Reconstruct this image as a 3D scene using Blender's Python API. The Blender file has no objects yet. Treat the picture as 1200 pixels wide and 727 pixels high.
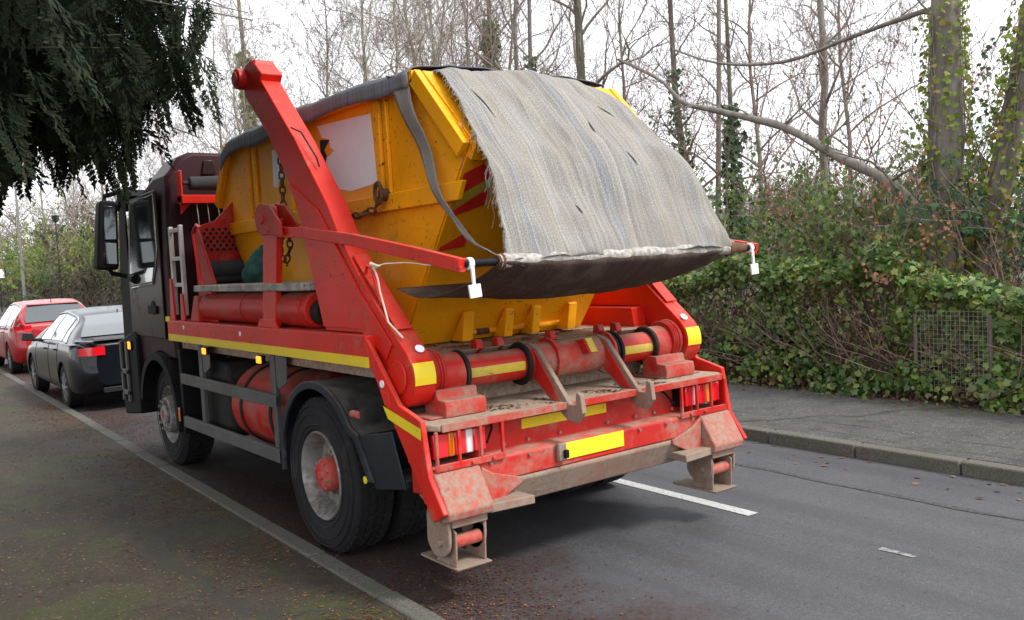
import bpy, bmesh, math, random
import numpy as np
from mathutils import Vector, Matrix
R = math.radians
random.seed(7)
rng = np.random.default_rng(11)
S = bpy.context.scene
COL = S.collection

# ------------------------------------------------------------------ camera
CAM = (-2.4067, -5.4124, 1.8731)
yaw, pitch, roll = 0.6435, -0.0576, -0.054
fw = Vector((math.sin(yaw)*math.cos(pitch), math.cos(yaw)*math.cos(pitch), math.sin(pitch)))
r0 = fw.cross(Vector((0, 0, 1))).normalized(); u0 = r0.cross(fw)
rt = math.cos(roll)*r0 + math.sin(roll)*u0
up = -math.sin(roll)*r0 + math.cos(roll)*u0
cd = bpy.data.cameras.new('camera'); cam = bpy.data.objects.new('camera', cd); COL.objects.link(cam)
cd.sensor_width = 36; cd.lens = 1038.37/1200*36; cd.clip_end = 2000; cd.clip_start = 0.05
M = Matrix((rt, up, -fw)).transposed().to_4x4(); M.translation = Vector(CAM)
cam.matrix_world = M
S.camera = cam

# ------------------------------------------------------------------ world / sun
SUN_EL, SUN_AZ = 48, 150          # degrees; azimuth measured from +Y towards +X
w = bpy.data.worlds.new("World"); S.world = w; w.use_nodes = True
nt = w.node_tree; nt.nodes.clear()
sky = nt.nodes.new('ShaderNodeTexSky'); sky.sky_type = 'NISHITA'; sky.sun_disc = False
sky.sun_elevation = R(SUN_EL); sky.sun_rotation = R(SUN_AZ); sky.dust_density = 3
mixn = nt.nodes.new('ShaderNodeMix'); mixn.data_type = 'RGBA'; mixn.inputs[0].default_value = .86
mixn.inputs[7].default_value = (10.8, 11.0, 11.4, 1)       # overcast cloud deck
nz = nt.nodes.new('ShaderNodeTexNoise'); nz.inputs['Scale'].default_value = 2.2; nz.inputs['Detail'].default_value = 5
tcw = nt.nodes.new('ShaderNodeTexCoord'); nt.links.new(tcw.outputs['Generated'], nz.inputs['Vector'])
mr = nt.nodes.new('ShaderNodeMapRange'); mr.inputs[1].default_value = .3; mr.inputs[2].default_value = .7
mr.inputs[3].default_value = .9; mr.inputs[4].default_value = 1.12
nt.links.new(nz.outputs['Fac'], mr.inputs[0])
bg = nt.nodes.new('ShaderNodeBackground')
ms = nt.nodes.new('ShaderNodeMath'); ms.operation = 'MULTIPLY'; ms.inputs[1].default_value = .10
nt.links.new(mr.outputs[0], ms.inputs[0]); nt.links.new(ms.outputs[0], bg.inputs['Strength'])
out = nt.nodes.new('ShaderNodeOutputWorld')
nt.links.new(sky.outputs[0], mixn.inputs[6]); nt.links.new(mixn.outputs[2], bg.inputs['Color'])
nt.links.new(bg.outputs[0], out.inputs['Surface'])
sd = bpy.data.lights.new('sun', 'SUN'); sd.energy = 1.9; sd.angle = R(12); sd.color = (1, .96, .9)
so = bpy.data.objects.new('sun', sd); COL.objects.link(so)
sdir = Vector((math.sin(R(SUN_AZ))*math.cos(R(SUN_EL)), math.cos(R(SUN_AZ))*math.cos(R(SUN_EL)), math.sin(R(SUN_EL))))
so.rotation_euler = sdir.to_track_quat('Z', 'Y').to_euler(); so.location = (0, 0, 30)
vs = S.view_settings; vs.view_transform = 'Standard'; vs.look = 'None'; vs.exposure = 0.85; vs.gamma = 1; vs.use_curve_mapping = False

# ------------------------------------------------------------------ materials
def srgb(r, g, b):
    f = lambda c: (c/12.92 if c <= .04045 else ((c+.055)/1.055)**2.4)
    return (f(r/255), f(g/255), f(b/255))
class NT:
    def __init__(s, name):
        s.m = bpy.data.materials.new(name); s.m.use_nodes = True; s.t = s.m.node_tree
        s.b = s.t.nodes['Principled BSDF']; s.o = s.t.nodes['Material Output']
        s.tc = s.t.nodes.new('ShaderNodeTexCoord').outputs['Object']
    def n(s, k, **kw):
        x = s.t.nodes.new('ShaderNode'+k)
        for a, v in kw.items(): setattr(x, a, v)
        return x
    def l(s, a, b): s.t.links.new(a, b)
    def mapping(s, sc, rot=(0, 0, 0), vec=None):
        m = s.n('Mapping'); m.inputs['Scale'].default_value = sc; m.inputs['Rotation'].default_value = rot
        s.l(vec or s.tc, m.inputs['Vector']); return m.outputs[0]
    def noise(s, scale, detail=4, rough=.55, vec=None, dist=0):
        x = s.n('TexNoise'); x.inputs['Scale'].default_value = scale; x.inputs['Detail'].default_value = detail
        x.inputs['Roughness'].default_value = rough; x.inputs['Distortion'].default_value = dist
        s.l(vec or s.tc, x.inputs['Vector']); return x.outputs['Fac']
    def rng(s, v, a, b, c=0., d=1.):
        x = s.n('MapRange'); x.inputs[1].default_value = a; x.inputs[2].default_value = b
        x.inputs[3].default_value = c; x.inputs[4].default_value = d; s.l(v, x.inputs[0]); return x.outputs[0]
    def math(s, op, a, b=None):
        x = s.n('Math', operation=op)
        for i, v in enumerate((a, b)):
            if v is None: continue
            if isinstance(v, (int, float)): x.inputs[i].default_value = v
            else: s.l(v, x.inputs[i])
        return x.outputs[0]
    def mix(s, f, a, b, blend='MIX'):
        x = s.n('Mix', data_type='RGBA', blend_type=blend)
        for i, v in ((0, f), (6, a), (7, b)):
            if isinstance(v, (int, float)): x.inputs[i].default_value = v
            elif isinstance(v, tuple): x.inputs[i].default_value = (*v[:3], 1)
            else: s.l(v, x.inputs[i])
        return x.outputs[2]
    def bump(s, h, strength=.3, dist=.01):
        x = s.n('Bump'); x.inputs['Strength'].default_value = strength; x.inputs['Distance'].default_value = dist
        s.l(h, x.inputs['Height']); s.l(x.outputs[0], s.b.inputs['Normal'])
    def fin(s, col, rough=.5, metal=0., **kw):
        if isinstance(col, tuple): s.b.inputs['Base Color'].default_value = (*col[:3], 1)
        else: s.l(col, s.b.inputs['Base Color'])
        if isinstance(rough, (int, float)): s.b.inputs['Roughness'].default_value = rough
        else: s.l(rough, s.b.inputs['Roughness'])
        s.b.inputs['Metallic'].default_value = metal
        for k, v in kw.items(): s.b.inputs[k.replace('_', ' ')].default_value = v
        return s.m
MUD = (.28, .225, .17)
def paint(name, col, rough=.4, mud=.25, dust=.5, chips=.0, chipcol=(.09, .045, .025), var=.25, coat=0., metal=0., mudcol=MUD, bumpy=.15, mscale=3., spec=.3):
    """weathered paint: tonal variation, mud film in patches and on upward faces, chips, fine scratches"""
    t = NT(name)
    v = t.rng(t.noise(2.3, 5), .3, .7, 1-var, 1+var*.6)
    c = t.mix(1., col, t.mix(1., (0, 0, 0), v, 'ADD'), 'MULTIPLY')
    n1 = t.noise(mscale, 8, .65); n2 = t.noise(26, 6, .7)
    mk = t.math('MULTIPLY', t.rng(n1, .62-mud*.5, .85-mud*.5), t.rng(n2, .25, .62))
    geo = t.n('NewGeometry'); sp = t.n('SeparateXYZ'); t.l(geo.outputs['Normal'], sp.inputs[0])
    du = t.math('MULTIPLY', t.rng(sp.outputs['Z'], .55, .95, 0, dust), t.rng(t.noise(9, 6, .7), .25, .6))
    # run-off streaks
    st = t.noise(1., 5, .7, t.mapping((34, 34, 2.2)))
    stk = t.math('MULTIPLY', t.rng(st, .52, .75, 0, .45*min(1, mud*2.2)), t.rng(n1, .4, .6))
    m = t.math('MAXIMUM', t.math('MAXIMUM', mk, du), stk)
    c = t.mix(m, c, mudcol)
    if chips:
        ch = t.math('MULTIPLY', t.rng(t.noise(31, 6, .7, dist=.8), .70-chips*.2, .72-chips*.2), t.rng(t.noise(1.7, 4, .6), .42, .56))
        c = t.mix(ch, c, chipcol)
        sc = t.rng(t.noise(1., 5, .8, t.mapping((5, 60, 60), (.4, .3, .6))), .69, .71)
        c = t.mix(t.math('MULTIPLY', sc, .7), c, tuple(min(1, x*1.3+.16) for x in col))
        m = t.math('MAXIMUM', m, ch)
    t.bump(t.math('ADD', t.noise(160, 3), t.math('MULTIPLY', n2, .8)), bumpy, .003)
    return t.fin(c, t.rng(m, 0, 1, rough, .9), metal, Coat_Weight=coat, Coat_Roughness=.08, Specular_IOR_Level=spec)
def plain(name, col, rough=.5, metal=0., var=.2, scale=8, **kw):
    t = NT(name); v = t.rng(t.noise(scale, 5), .3, .7, 1-var, 1+var)
    c = t.mix(1., col, t.mix(1., (0, 0, 0), v, 'ADD'), 'MULTIPLY')
    return t.fin(c, rough, metal, **kw)
RED = (.64, .017, .007)
m_red = paint('red_paint', RED, .36, .12, .35, .5, chipcol=(.16, .06, .045), var=.16)
m_redmud = paint('red_paint_muddy', (.48, .018, .010), .5, .50, 1., .35, var=.2)
m_redmid = paint('red_paint_grimy', (.50, .018, .012), .45, .26, .8, .3, var=.2)
m_shoe = paint('muddy_leg_paint', (.42, .02, .012), .55, .80, 1., .4, var=.2, mudcol=(.27, .215, .165))
m_mud = paint('mud_crust', (.26, .12, .09), .8, .72, .95, .1, var=.3, mudcol=(.27, .225, .175))
m_deck = paint('dusty_steel_deck', (.20, .08, .06), .8, .85, 1.0, .3, var=.3, mudcol=(.38, .31, .235))
m_yel = paint('yellow_skip_paint', (.95, .40, .005), .42, .05, .2, .42, chipcol=(.06, .03, .015), var=.14, mudcol=(.2, .12, .05))
m_tape = paint('yellow_reflective_tape', (.80, .60, .02), .4, .06, .2, .2, var=.08)
m_tapeold = paint('worn_yellow_tape', (.66, .48, .05), .55, .34, .3, .5, var=.2)
m_plate = plain('plate_yellow', (.86, .68, .02), .35, var=.04)
m_hazred = plain('hazard_red', (.75, .03, .02), .4, var=.15)
m_cab = paint('maroon_cab_paint', (.036, .010, .015), .5, .03, .12, 0, var=.1, coat=.0, mudcol=(.06, .04, .035), spec=.2)
m_cabdoor = paint('door_paint', (.022, .010, .010), .3, .12, .2, 0, coat=.05, mudcol=(.06, .035, .03), spec=.18)
m_black = paint('black_plastic', (.009, .009, .011), .6, .06, .2, 0, mudcol=(.05, .042, .036), spec=.15)
m_rubber = paint('tyre_rubber', (.015, .015, .017), .8, .12, .2, 0, mudcol=(.12, .105, .09), bumpy=.5)
m_mguard = paint('mudguard_plastic', (.015, .018, .026), .42, .2, .85, 0, mudcol=(.15, .135, .11))
m_steel = paint('aluminium_rim', (.36, .36, .36), .45, .55, .3, 0, metal=.55, mudcol=(.18, .15, .12))
m_guard = paint('grey_guard_rail', (.13, .13, .13), .5, .35, .6, 0, metal=.35, mudcol=(.15, .13, .11))
m_dark = paint('dark_chassis', (.012, .012, .012), .7, .3, .4, 0, mudcol=(.06, .048, .04))
m_chrome = plain('bright_steel', (.6, .6, .6), .25, .9)
m_rust = plain('rusty_steel', (.12, .055, .03), .85, .3, .5, 30)
m_alu = plain('aluminium', (.55, .55, .54), .45, .5, .15)
m_white = plain('white_sheet', (.88, .93, .98), .5, var=.03)
m_glass = NT('tinted_glass').fin((.02, .025, .025), .10, 0, Specular_IOR_Level=.9, Coat_Weight=1., Coat_Roughness=.02)
m_mirror = NT('mirror_glass').fin((.20, .22, .23), .03, 1.)
m_redlens = NT('red_lens').fin((.75, .008, .018), .15, 0, Coat_Weight=1.)
m_amberlens = NT('amber_lens').fin((.85, .22, .01), .15, 0, Coat_Weight=1.)
m_clearlens = NT('clear_lens').fin((.75, .72, .72), .12, 0, Coat_Weight=1.)
def lit(name, c, e):
    t = NT(name); t.b.inputs['Emission Color'].default_value = (*c, 1); t.b.inputs['Emission Strength'].default_value = e
    return t.fin(c, .2)
m_amberlit = lit('amber_lamp_lit', (1, .32, .02), 1.1)
m_rope = plain('pale_rope', (.6, .55, .45), .9)
m_green = plain('green_canvas', (.012, .075, .055), .85, var=.5)
m_mat_roll = plain('dark_rubber_mat', (.03, .032, .036), .9, var=.3)

# tread plate
t = NT('checker_plate')
wv = t.n('TexVoronoi'); wv.inputs['Scale'].default_value = 34; wv.inputs['Randomness'].default_value = .0
t.l(t.mapping((1, 1, 1), (0, 0, R(45))), wv.inputs['Vector'])
t.bump(t.rng(wv.outputs['Distance'], .15, .4), 1., .008)
m_check = t.fin(t.mix(t.rng(t.noise(7, 6), .4, .65), (.44, .43, .40), (.24, .20, .165)), .6, .2)
# woven netting cloth
def cloth_mat(name, pale, dark, blue, gold):
    t = NT(name); uv = t.n('UVMap').outputs[0]
    a = t.noise(1., 3, .6, t.mapping((46, .25, 1), vec=uv)); b = t.noise(1., 2, .5, t.mapping((15, .12, 1), vec=uv))
    c = t.noise(1., 2, .5, t.mapping((110, .6, 1), vec=uv)); d = t.noise(1., 2, .5, t.mapping((11.3, .1, 1), (0, 0, .02), vec=uv))
    col = t.mix(t.rng(a, .30, .70), dark, pale)
    col = t.mix(t.rng(c, .42, .66, 0, .55), col, tuple(x*.62 for x in pale))
    col = t.mix(t.rng(b, .60, .64, 0, .5), col, blue)
    col = t.mix(t.rng(d, .57, .64, 0, .5), col, gold)
    fine = t.noise(1., 4, .85, t.mapping((150, 110, 1), (0, 0, .3), vec=uv))
    col = t.mix(t.rng(fine, .42, .62, 0, .62), col, tuple(x*.30 for x in dark)); col = t.mix(t.rng(fine, .36, .44, .6, 0), col, tuple(min(.8, x*1.25) for x in pale))
    blot = t.noise(3, 6, .65, vec=t.mapping((1, 1, 1)))
    col = t.mix(t.rng(blot, .48, .68, 0, .5), col, (.24, .205, .165))
    holes = t.rng(t.noise(1., 5, .75, t.mapping((9, 3.2, 1), vec=uv)), .745, .75)
    col = t.mix(holes, col, (.03, .025, .02))
    t.bump(t.math('ADD', t.math('MULTIPLY', a, 1.2), t.math('ADD', fine, c)), .8, .008)
    return t.fin(col, .93, 0, Specular_IOR_Level=.15)
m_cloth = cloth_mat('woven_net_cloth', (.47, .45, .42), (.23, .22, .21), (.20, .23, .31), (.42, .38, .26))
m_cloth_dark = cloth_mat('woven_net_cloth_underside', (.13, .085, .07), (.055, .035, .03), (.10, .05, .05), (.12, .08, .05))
m_cloth_blue = cloth_mat('woven_net_cloth_bluish', (.30, .33, .38), (.10, .115, .15), (.10, .12, .19), (.15, .15, .13))

# vegetation / ground materials
def leafmat(name, cols, rough=.45, trans=.15):
    t = NT(name); g = t.n('NewGeometry').outputs['Random Per Island']
    cr = t.n('ValToRGB'); cr.color_ramp.interpolation = 'LINEAR'
    el = cr.color_ramp.elements
    while len(el) < len(cols): el.new(.5)
    for i, c in enumerate(cols): el[i].position = i/(len(cols)-1); el[i].color = (*c, 1)
    t.l(g, cr.inputs[0])
    c = t.mix(t.rng(t.noise(1.3, 3), .35, .65), t.mix(1., cr.outputs[0], (.62, .66, .7), 'MULTIPLY'), cr.outputs[0])
    t.l(c, t.b.inputs['Base Color']); t.b.inputs['Roughness'].default_value = rough
    tr = t.n('BsdfTranslucent'); t.l(c, tr.inputs['Color'])
    mx = t.n('MixShader'); mx.inputs[0].default_value = trans
    t.l(t.b.outputs[0], mx.inputs[1]); t.l(tr.outputs[0], mx.inputs[2]); t.l(mx.outputs[0], t.o.inputs['Surface'])
    return t.m
m_ivy = leafmat('ivy_leaves', [(.055, .12, .028), (.09, .18, .038), (.14, .25, .05), (.23, .34, .06), (.11, .20, .05), (.35, .38, .08), (.08, .15, .04), (.17, .14, .05)], .5, .3)
m_ivydark = leafmat('dark_ivy_leaves', [(.03, .075, .03), (.045, .12, .035), (.07, .16, .055), (.045, .10, .04)], .5, .2)
m_ivyyel = leafmat('yellow_green_leaves', [(.16, .26, .04), (.30, .38, .05), (.22, .32, .04), (.38, .26, .06), (.14, .24, .04)], .5, .35)
m_shrub = leafmat('shrub_leaves', [(.05, .12, .02), (.09, .19, .03), (.13, .25, .04), (.22, .28, .05), (.06, .13, .04)], .5, .35)
m_copper = leafmat('copper_leaves', [(.33, .12, .05), (.42, .19, .08), (.26, .10, .05), (.45, .24, .12)], .6, .3)
m_crumb = leafmat('leaf_crumbs', [(.12, .05, .02), (.20, .09, .035), (.07, .03, .015), (.30, .15, .06), (.09, .04, .02)], .8, .0)
m_copperdk = leafmat('dead_brown_leaves', [(.16, .075, .035), (.24, .13, .06), (.10, .055, .03), (.30, .18, .09)], .8, .15)
m_brownhedge = leafmat('winter_hedge_leaves', [(.13, .09, .05), (.10, .11, .04), (.17, .12, .07), (.09, .11, .04), (.13, .14, .05)], .7, .2)
m_litter = leafmat('fallen_leaves', [(.10, .028, .014), (.15, .05, .02), (.06, .02, .012), (.26, .12, .045), (.035, .015, .011), (.05, .02, .012)], .75, .0)
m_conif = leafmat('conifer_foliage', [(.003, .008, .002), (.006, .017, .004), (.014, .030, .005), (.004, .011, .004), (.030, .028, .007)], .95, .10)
def bark(name, a, b, moss=0.):
    t = NT(name); n = t.noise(1., 6, .7, t.mapping((9, 9, 2.)))
    c = t.mix(t.rng(n, .35, .65), a, b)
    if moss: c = t.mix(t.rng(t.noise(2.2, 5), .5-moss*.2, .7-moss*.2, 0, .7), c, (.11, .14, .035))
    t.bump(n, .6, .02); return t.fin(c, .9)
m_bark = bark('grey_bark', (.13, .115, .10), (.25, .225, .195))
m_barkpale = bark('pale_bark', (.22, .20, .165), (.36, .33, .27), .5)
m_barkdark = bark('dark_bark', (.07, .055, .048), (.15, .125, .105), .15)
m_twig = plain('twig_bark', (.23, .19, .165), .9, var=.3)
m_twigpale = plain('pale_twig_bark', (.36, .33, .285), .9, var=.3)
m_twigred = plain('reddish_twig_bark', (.20, .135, .115), .9, var=.3)

t = NT('asphalt')
sp1 = t.noise(70, 6, .85); big = t.noise(.55, 5, .6); mid = t.noise(3.5, 6, .65)
c = t.mix(t.rng(sp1, .38, .62), (.024, .025, .030), (.125, .127, .138))
c = t.mix(t.rng(t.noise(24, 8, .8), .46, .60, 0, .5), c, (.026, .026, .030))
c = t.mix(t.rng(mid, .35, .7, 0, .5), c, (.048, .048, .053))
c = t.mix(t.rng(big, .4, .65, 0, .35), c, (.105, .105, .118))
c = t.mix(t.rng(t.noise(60, 2, .6), .68, .72, 0, .8), c, (.24, .22, .19))
trk = t.noise(1., 4, .6, t.mapping((2.2, .12, 1))); c = t.mix(t.rng(trk, .45, .65, 0, .55), c, (.036, .036, .04))
px_ = t.n('NewGeometry').outputs['Position']; sx_ = t.n('SeparateXYZ'); t.l(px_, sx_.inputs[0])
gx = t.math('ADD', t.math('SUBTRACT', sx_.outputs['X'], t.math('MULTIPLY', sx_.outputs['Y'], .0227)), t.rng(t.noise(1.6, 7, .7), .3, .7, -.75, .75))
gm = t.math('MULTIPLY', t.rng(gx, .35, 1.3, 1, 0), t.rng(t.noise(30, 6, .75), .32, .6, .15, .95))
c = t.mix(gm, c, (.040, .017, .012))
t.bump(sp1, .6, .006)
m_asph = t.fin(c, t.rng(big, .3, .7, .5, .82))
t = NT('asphalt_joint'); m_joint = t.fin(t.mix(t.rng(t.noise(30, 4), .4, .6), (.028, .028, .03), (.07, .07, .072)), .7)
t = NT('road_paint'); c = t.mix(t.rng(t.noise(38, 6, .7), .52, .66), (.46, .46, .45), (.10, .10, .105)); m_line = t.fin(c, .6)
t = NT('worn_road_paint'); c = t.mix(t.rng(t.noise(22, 6, .7), .42, .56), (.30, .30, .29), (.10, .10, .105)); m_lineworn = t.fin(c, .6)
def pavement(name, a, b, moss, mosslim, crackcol=(.03, .028, .022)):
    t = NT(name); s = t.noise(60, 7, .85)
    c = t.mix(t.rng(s, .38, .62), tuple(x*.6 for x in a), tuple(x*1.25 for x in b))
    c = t.mix(t.rng(t.noise(26, 8, .8), .44, .60, 0, .6), c, tuple(x*.42 for x in a))
    c = t.mix(t.rng(t.noise(33, 6, .8, dist=.5), .60, .66, 0, .55), c, tuple(x*1.7 for x in b))
    c = t.mix(t.rng(t.noise(5, 7, .75), .5, .62, 0, .6), c, tuple(x*.45 for x in a))
    c = t.mix(t.rng(t.noise(2.1, 7, .7), .42, .62, 0, .55), c, tuple(x*.6 for x in a))
    c = t.mix(t.math('MULTIPLY', t.rng(t.noise(.8, 8, .68, dist=.4), mosslim, mosslim+.1, 0, .9), t.rng(t.noise(22, 5, .7), .3, .6)), c, moss)
    c = t.mix(t.rng(t.noise(48, 2, .5), .69, .71), c, tuple(min(1, x*2.6) for x in b))
    dn = t.n('TexNoise'); dn.inputs['Scale'].default_value = 1.4; dn.inputs['Detail'].default_value = 4; t.l(t.tc, dn.inputs['Vector'])
    ad = t.n('VectorMath', operation='MULTIPLY_ADD'); t.l(dn.outputs['Color'], ad.inputs[0]); ad.inputs[1].default_value = (.7, .7, 0); t.l(t.tc, ad.inputs[2])
    vo = t.n('TexVoronoi', feature='DISTANCE_TO_EDGE'); vo.inputs['Scale'].default_value = .2; t.l(ad.outputs[0], vo.inputs['Vector'])
    c = t.mix(t.rng(vo.outputs['Distance'], .003, .008, .85, 0), c, crackcol)
    t.bump(t.math('ADD', s, t.rng(vo.outputs['Distance'], 0, .03)), .6, .008)
    return t.fin(c, .85)
m_pavL = pavement('worn_pavement_mossy', (.034, .024, .015), (.070, .053, .034), (.040, .052, .010), .50)
m_pavR = pavement('worn_pavement', (.060, .058, .055), (.115, .110, .103), (.045, .06, .02), .55)
t = NT('granite_kerb'); s = t.noise(75, 6, .85)
c = t.mix(t.rng(s, .38, .62), (.035, .033, .028), (.16, .152, .13)); c = t.mix(t.rng(t.noise(2.5, 6), .45, .65, 0, .6), c, (.075, .08, .045))
t.bump(s, .5, .006); m_kerb = t.fin(c, .85)
t = NT('earth'); s = t.noise(40, 6, .7); c = t.mix(t.rng(s, .4, .6), (.035, .025, .017), (.09, .065, .04)); t.bump(s, .8, .03); m_earth = t.fin(c, .95)
t = NT('rough_ground'); s = t.noise(.3, 8, .7); c = t.mix(t.rng(s, .4, .6), (.07, .065, .035), (.12, .10, .06)); m_ground = t.fin(c, .95)
t = NT('water'); t.bump(t.noise(3, 4), .08, .02); m_water = t.fin((.10, .11, .10), .08, 0, Specular_IOR_Level=1.)

# ------------------------------------------------------------------ mesh builder
class MB:
    def __init__(s): s.v = []; s.f = []
    def add(s, vs, fs):
        o = len(s.v); s.v += [tuple(map(float, p)) for p in vs]; s.f += [tuple(i+o for i in q) for q in fs]; return s
    def box(s, x0, x1, y0, y1, z0, z1):
        return s.add([(x0,y0,z0),(x1,y0,z0),(x1,y1,z0),(x0,y1,z0),(x0,y0,z1),(x1,y0,z1),(x1,y1,z1),(x0,y1,z1)],
                     [(0,3,2,1),(4,5,6,7),(0,1,5,4),(1,2,6,5),(2,3,7,6),(3,0,4,7)])
    def bar(s, a, b, wx, wz, ref=(0, 0, 1)):
        """box section from a to b; wx across, wz along ref"""
        a = Vector(a); b = Vector(b); d = (b-a).normalized(); rf = Vector(ref)
        sx = d.cross(rf).normalized(); sz = sx.cross(d).normalized()
        vs = [p + sx*i*wx/2 + sz*j*wz/2 for p in (a, b) for i, j in ((-1,-1),(1,-1),(1,1),(-1,1))]
        return s.add(vs, [(3,2,1,0),(4,5,6,7),(0,1,5,4),(1,2,6,5),(2,3,7,6),(3,0,4,7)])
    def prism(s, poly, ax, a, b):
        n = len(poly)
        def P(p, c): return {'x': (c, p[0], p[1]), 'y': (p[0], c, p[1]), 'z': (p[0], p[1], c)}[ax]
        vs = [P(p, a) for p in poly]+[P(p, b) for p in poly]
        return s.add(vs, [tuple(range(n)), tuple(range(2*n-1, n-1, -1))]+[(i, (i+1) % n, (i+1) % n+n, i+n) for i in range(n)])
    def tube(s, pts, r, n=12, cap=True):
        pts = [Vector(p) for p in pts]; k = len(pts)
        rs = r if isinstance(r, (list, tuple)) else [r]*k
        vs = []; ref = None
        for i, p in enumerate(pts):
            d = (pts[min(i+1, k-1)]-pts[max(i-1, 0)]).normalized()
            if ref is None: ref = d.orthogonal().normalized()
            ref = (ref - d*ref.dot(d)).normalized(); q = d.cross(ref)
            for j in range(n):
                a = 2*math.pi*j/n; vs.append(p + (ref*math.cos(a)+q*math.sin(a))*rs[i])
        fs = [(i*n+j, i*n+(j+1) % n, (i+1)*n+(j+1) % n, (i+1)*n+j) for i in range(k-1) for j in range(n)]
        if cap: fs += [tuple(range(n-1, -1, -1)), tuple(range((k-1)*n, k*n))]
        return s.add(vs, fs)
    def cyl(s, a, b, r, r2=None, n=28): return s.tube([a, b], [r, r if r2 is None else r2], n)
    def lathe(s, prof, c, n=48, ax='x', closed=False):
        """prof: list of (t along axis, radius)"""
        vs = []; k = len(prof)
        for t_, r in prof:
            for j in range(n):
                a = 2*math.pi*j/n; ca, sa = r*math.cos(a), r*math.sin(a)
                vs.append({'x': (c[0]+t_, c[1]+ca, c[2]+sa), 'y': (c[0]+ca, c[1]+t_, c[2]+sa), 'z': (c[0]+ca, c[1]+sa, c[2]+t_)}[ax])
        rgn = k if closed else k-1
        fs = [(i*n+j, i*n+(j+1) % n, ((i+1) % k)*n+(j+1) % n, ((i+1) % k)*n+j) for i in range(rgn) for j in range(n)]
        return s.add(vs, fs)
    def torus(s, c, R_, r, T, n=14, m=6, sy=1.):
        """link: T = 3x3 matrix; elongated by sy"""
        vs = []
        for i in range(n):
            a = 2*math.pi*i/n
            for j in range(m):
                b = 2*math.pi*j/m
                vs.append(Vector(c)+T @ Vector(((R_+r*math.cos(b))*math.cos(a), sy*(R_+r*math.cos(b))*math.sin(a), r*math.sin(b))))
        return s.add(vs, [(i*m+j, ((i+1) % n)*m+j, ((i+1) % n)*m+(j+1) % m, i*m+(j+1) % m) for i in range(n) for j in range(m)])
    def grid(s, nu, nv, fn):
        vs = [fn(i/(nu-1), j/(nv-1)) for j in range(nv) for i in range(nu)]
        return s.add(vs, [(j*nu+i, j*nu+i+1, (j+1)*nu+i+1, (j+1)*nu+i) for j in range(nv-1) for i in range(nu-1)])
    def mirror(s, c=1.25):
        m = MB(); m.v = [(2*c-x, y, z) for x, y, z in s.v]; m.f = [tuple(reversed(q)) for q in s.f]; return m

def finish(me, smooth=35):
    bm = bmesh.new(); bm.from_mesh(me); bmesh.ops.recalc_face_normals(bm, faces=bm.faces); bm.to_mesh(me); bm.free()
    if smooth:
        me.polygons.foreach_set('use_smooth', [True]*len(me.polygons)); me.set_sharp_from_angle(angle=R(smooth))
def link(name, me, mat, parent=None, origin=None):
    me.materials.append(mat); me.name = name
    o = bpy.data.objects.new(name, me); COL.objects.link(o)
    if parent is not None: o.parent = parent
    if origin is not None: o.location = origin
    return o
def world_org(p):
    v = Vector((0, 0, 0))
    while p is not None: v += p.location; p = p.parent
    return v
def obj(name, mb, mat, parent=None, bevel=.0, smooth=35, origin=None, subsurf=0, each=False):
    """mb in world coordinates; each=True links every loose piece as an object of its own"""
    if each:
        par = list(range(len(mb.v)))
        def fd(i):
            while par[i] != i: par[i] = par[par[i]]; i = par[i]
            return i
        for q in mb.f:
            for k in q[1:]: par[fd(k)] = fd(q[0])
        grp = {}
        for q in mb.f: grp.setdefault(fd(q[0]), []).append(q)
        o = None
        for qs in grp.values():
            ids = sorted({k for q in qs for k in q}); mp = {k: i for i, k in enumerate(ids)}
            m2 = MB(); m2.v = [mb.v[k] for k in ids]; m2.f = [tuple(mp[k] for k in q) for q in qs]
            o = obj(name, m2, mat, parent, bevel, smooth)
        return o
    vs = np.array(mb.v)
    if parent is not None: org = np.array(world_org(parent)); loc = None
    else:
        lo, hi = vs.min(0), vs.max(0)
        org = np.array(origin) if origin is not None else np.array([(lo[0]+hi[0])/2, (lo[1]+hi[1])/2, lo[2]]); loc = Vector(org)
    me = bpy.data.meshes.new(name); me.from_pydata((vs-org).tolist(), [], mb.f); finish(me, smooth)
    o = link(name, me, mat, parent, loc)
    if bevel:
        b = o.modifiers.new('bevel', 'BEVEL'); b.width = bevel; b.segments = 2; b.limit_method = 'ANGLE'; b.angle_limit = R(38)
    if subsurf:
        sb = o.modifiers.new('sub', 'SUBSURF'); sb.levels = subsurf; sb.render_levels = subsurf
    return o
def tag(o, label=None, cat=None, group=None, kind=None):
    if label: o['label'] = label
    if cat: o['category'] = cat
    if group: o['group'] = group
    if kind: o['kind'] = kind
    return o
def empty(name, loc, label, cat, group=None):
    o = bpy.data.objects.new(name, None); COL.objects.link(o); o.location = loc; o.empty_display_size = .3
    return tag(o, label, cat, group)
def npmesh(name, V, F, mat, parent=None, origin=(0, 0, 0), smooth=False):
    """fast mesh from arrays; V in local coords; F (n,k)"""
    me = bpy.data.meshes.new(name); V = np.asarray(V, dtype=np.float32); F = np.asarray(F, dtype=np.int32)
    me.vertices.add(len(V)); me.vertices.foreach_set('co', V.ravel())
    k = F.shape[1]; me.loops.add(F.size); me.loops.foreach_set('vertex_index', F.ravel())
    me.polygons.add(len(F)); me.polygons.foreach_set('loop_start', np.arange(0, F.size, k, dtype=np.int32))
    me.update(calc_edges=True)
    if smooth: me.polygons.foreach_set('use_smooth', [True]*len(F))
    return link(name, me, mat, parent, origin if parent is None else None)
def copy_tree(o, parent=None):
    c = o.copy(); COL.objects.link(c)
    if parent is not None: c.parent = parent
    for ch in [x for x in list(COL.objects) if x.parent == o]: copy_tree(ch, c)
    return c

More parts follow.
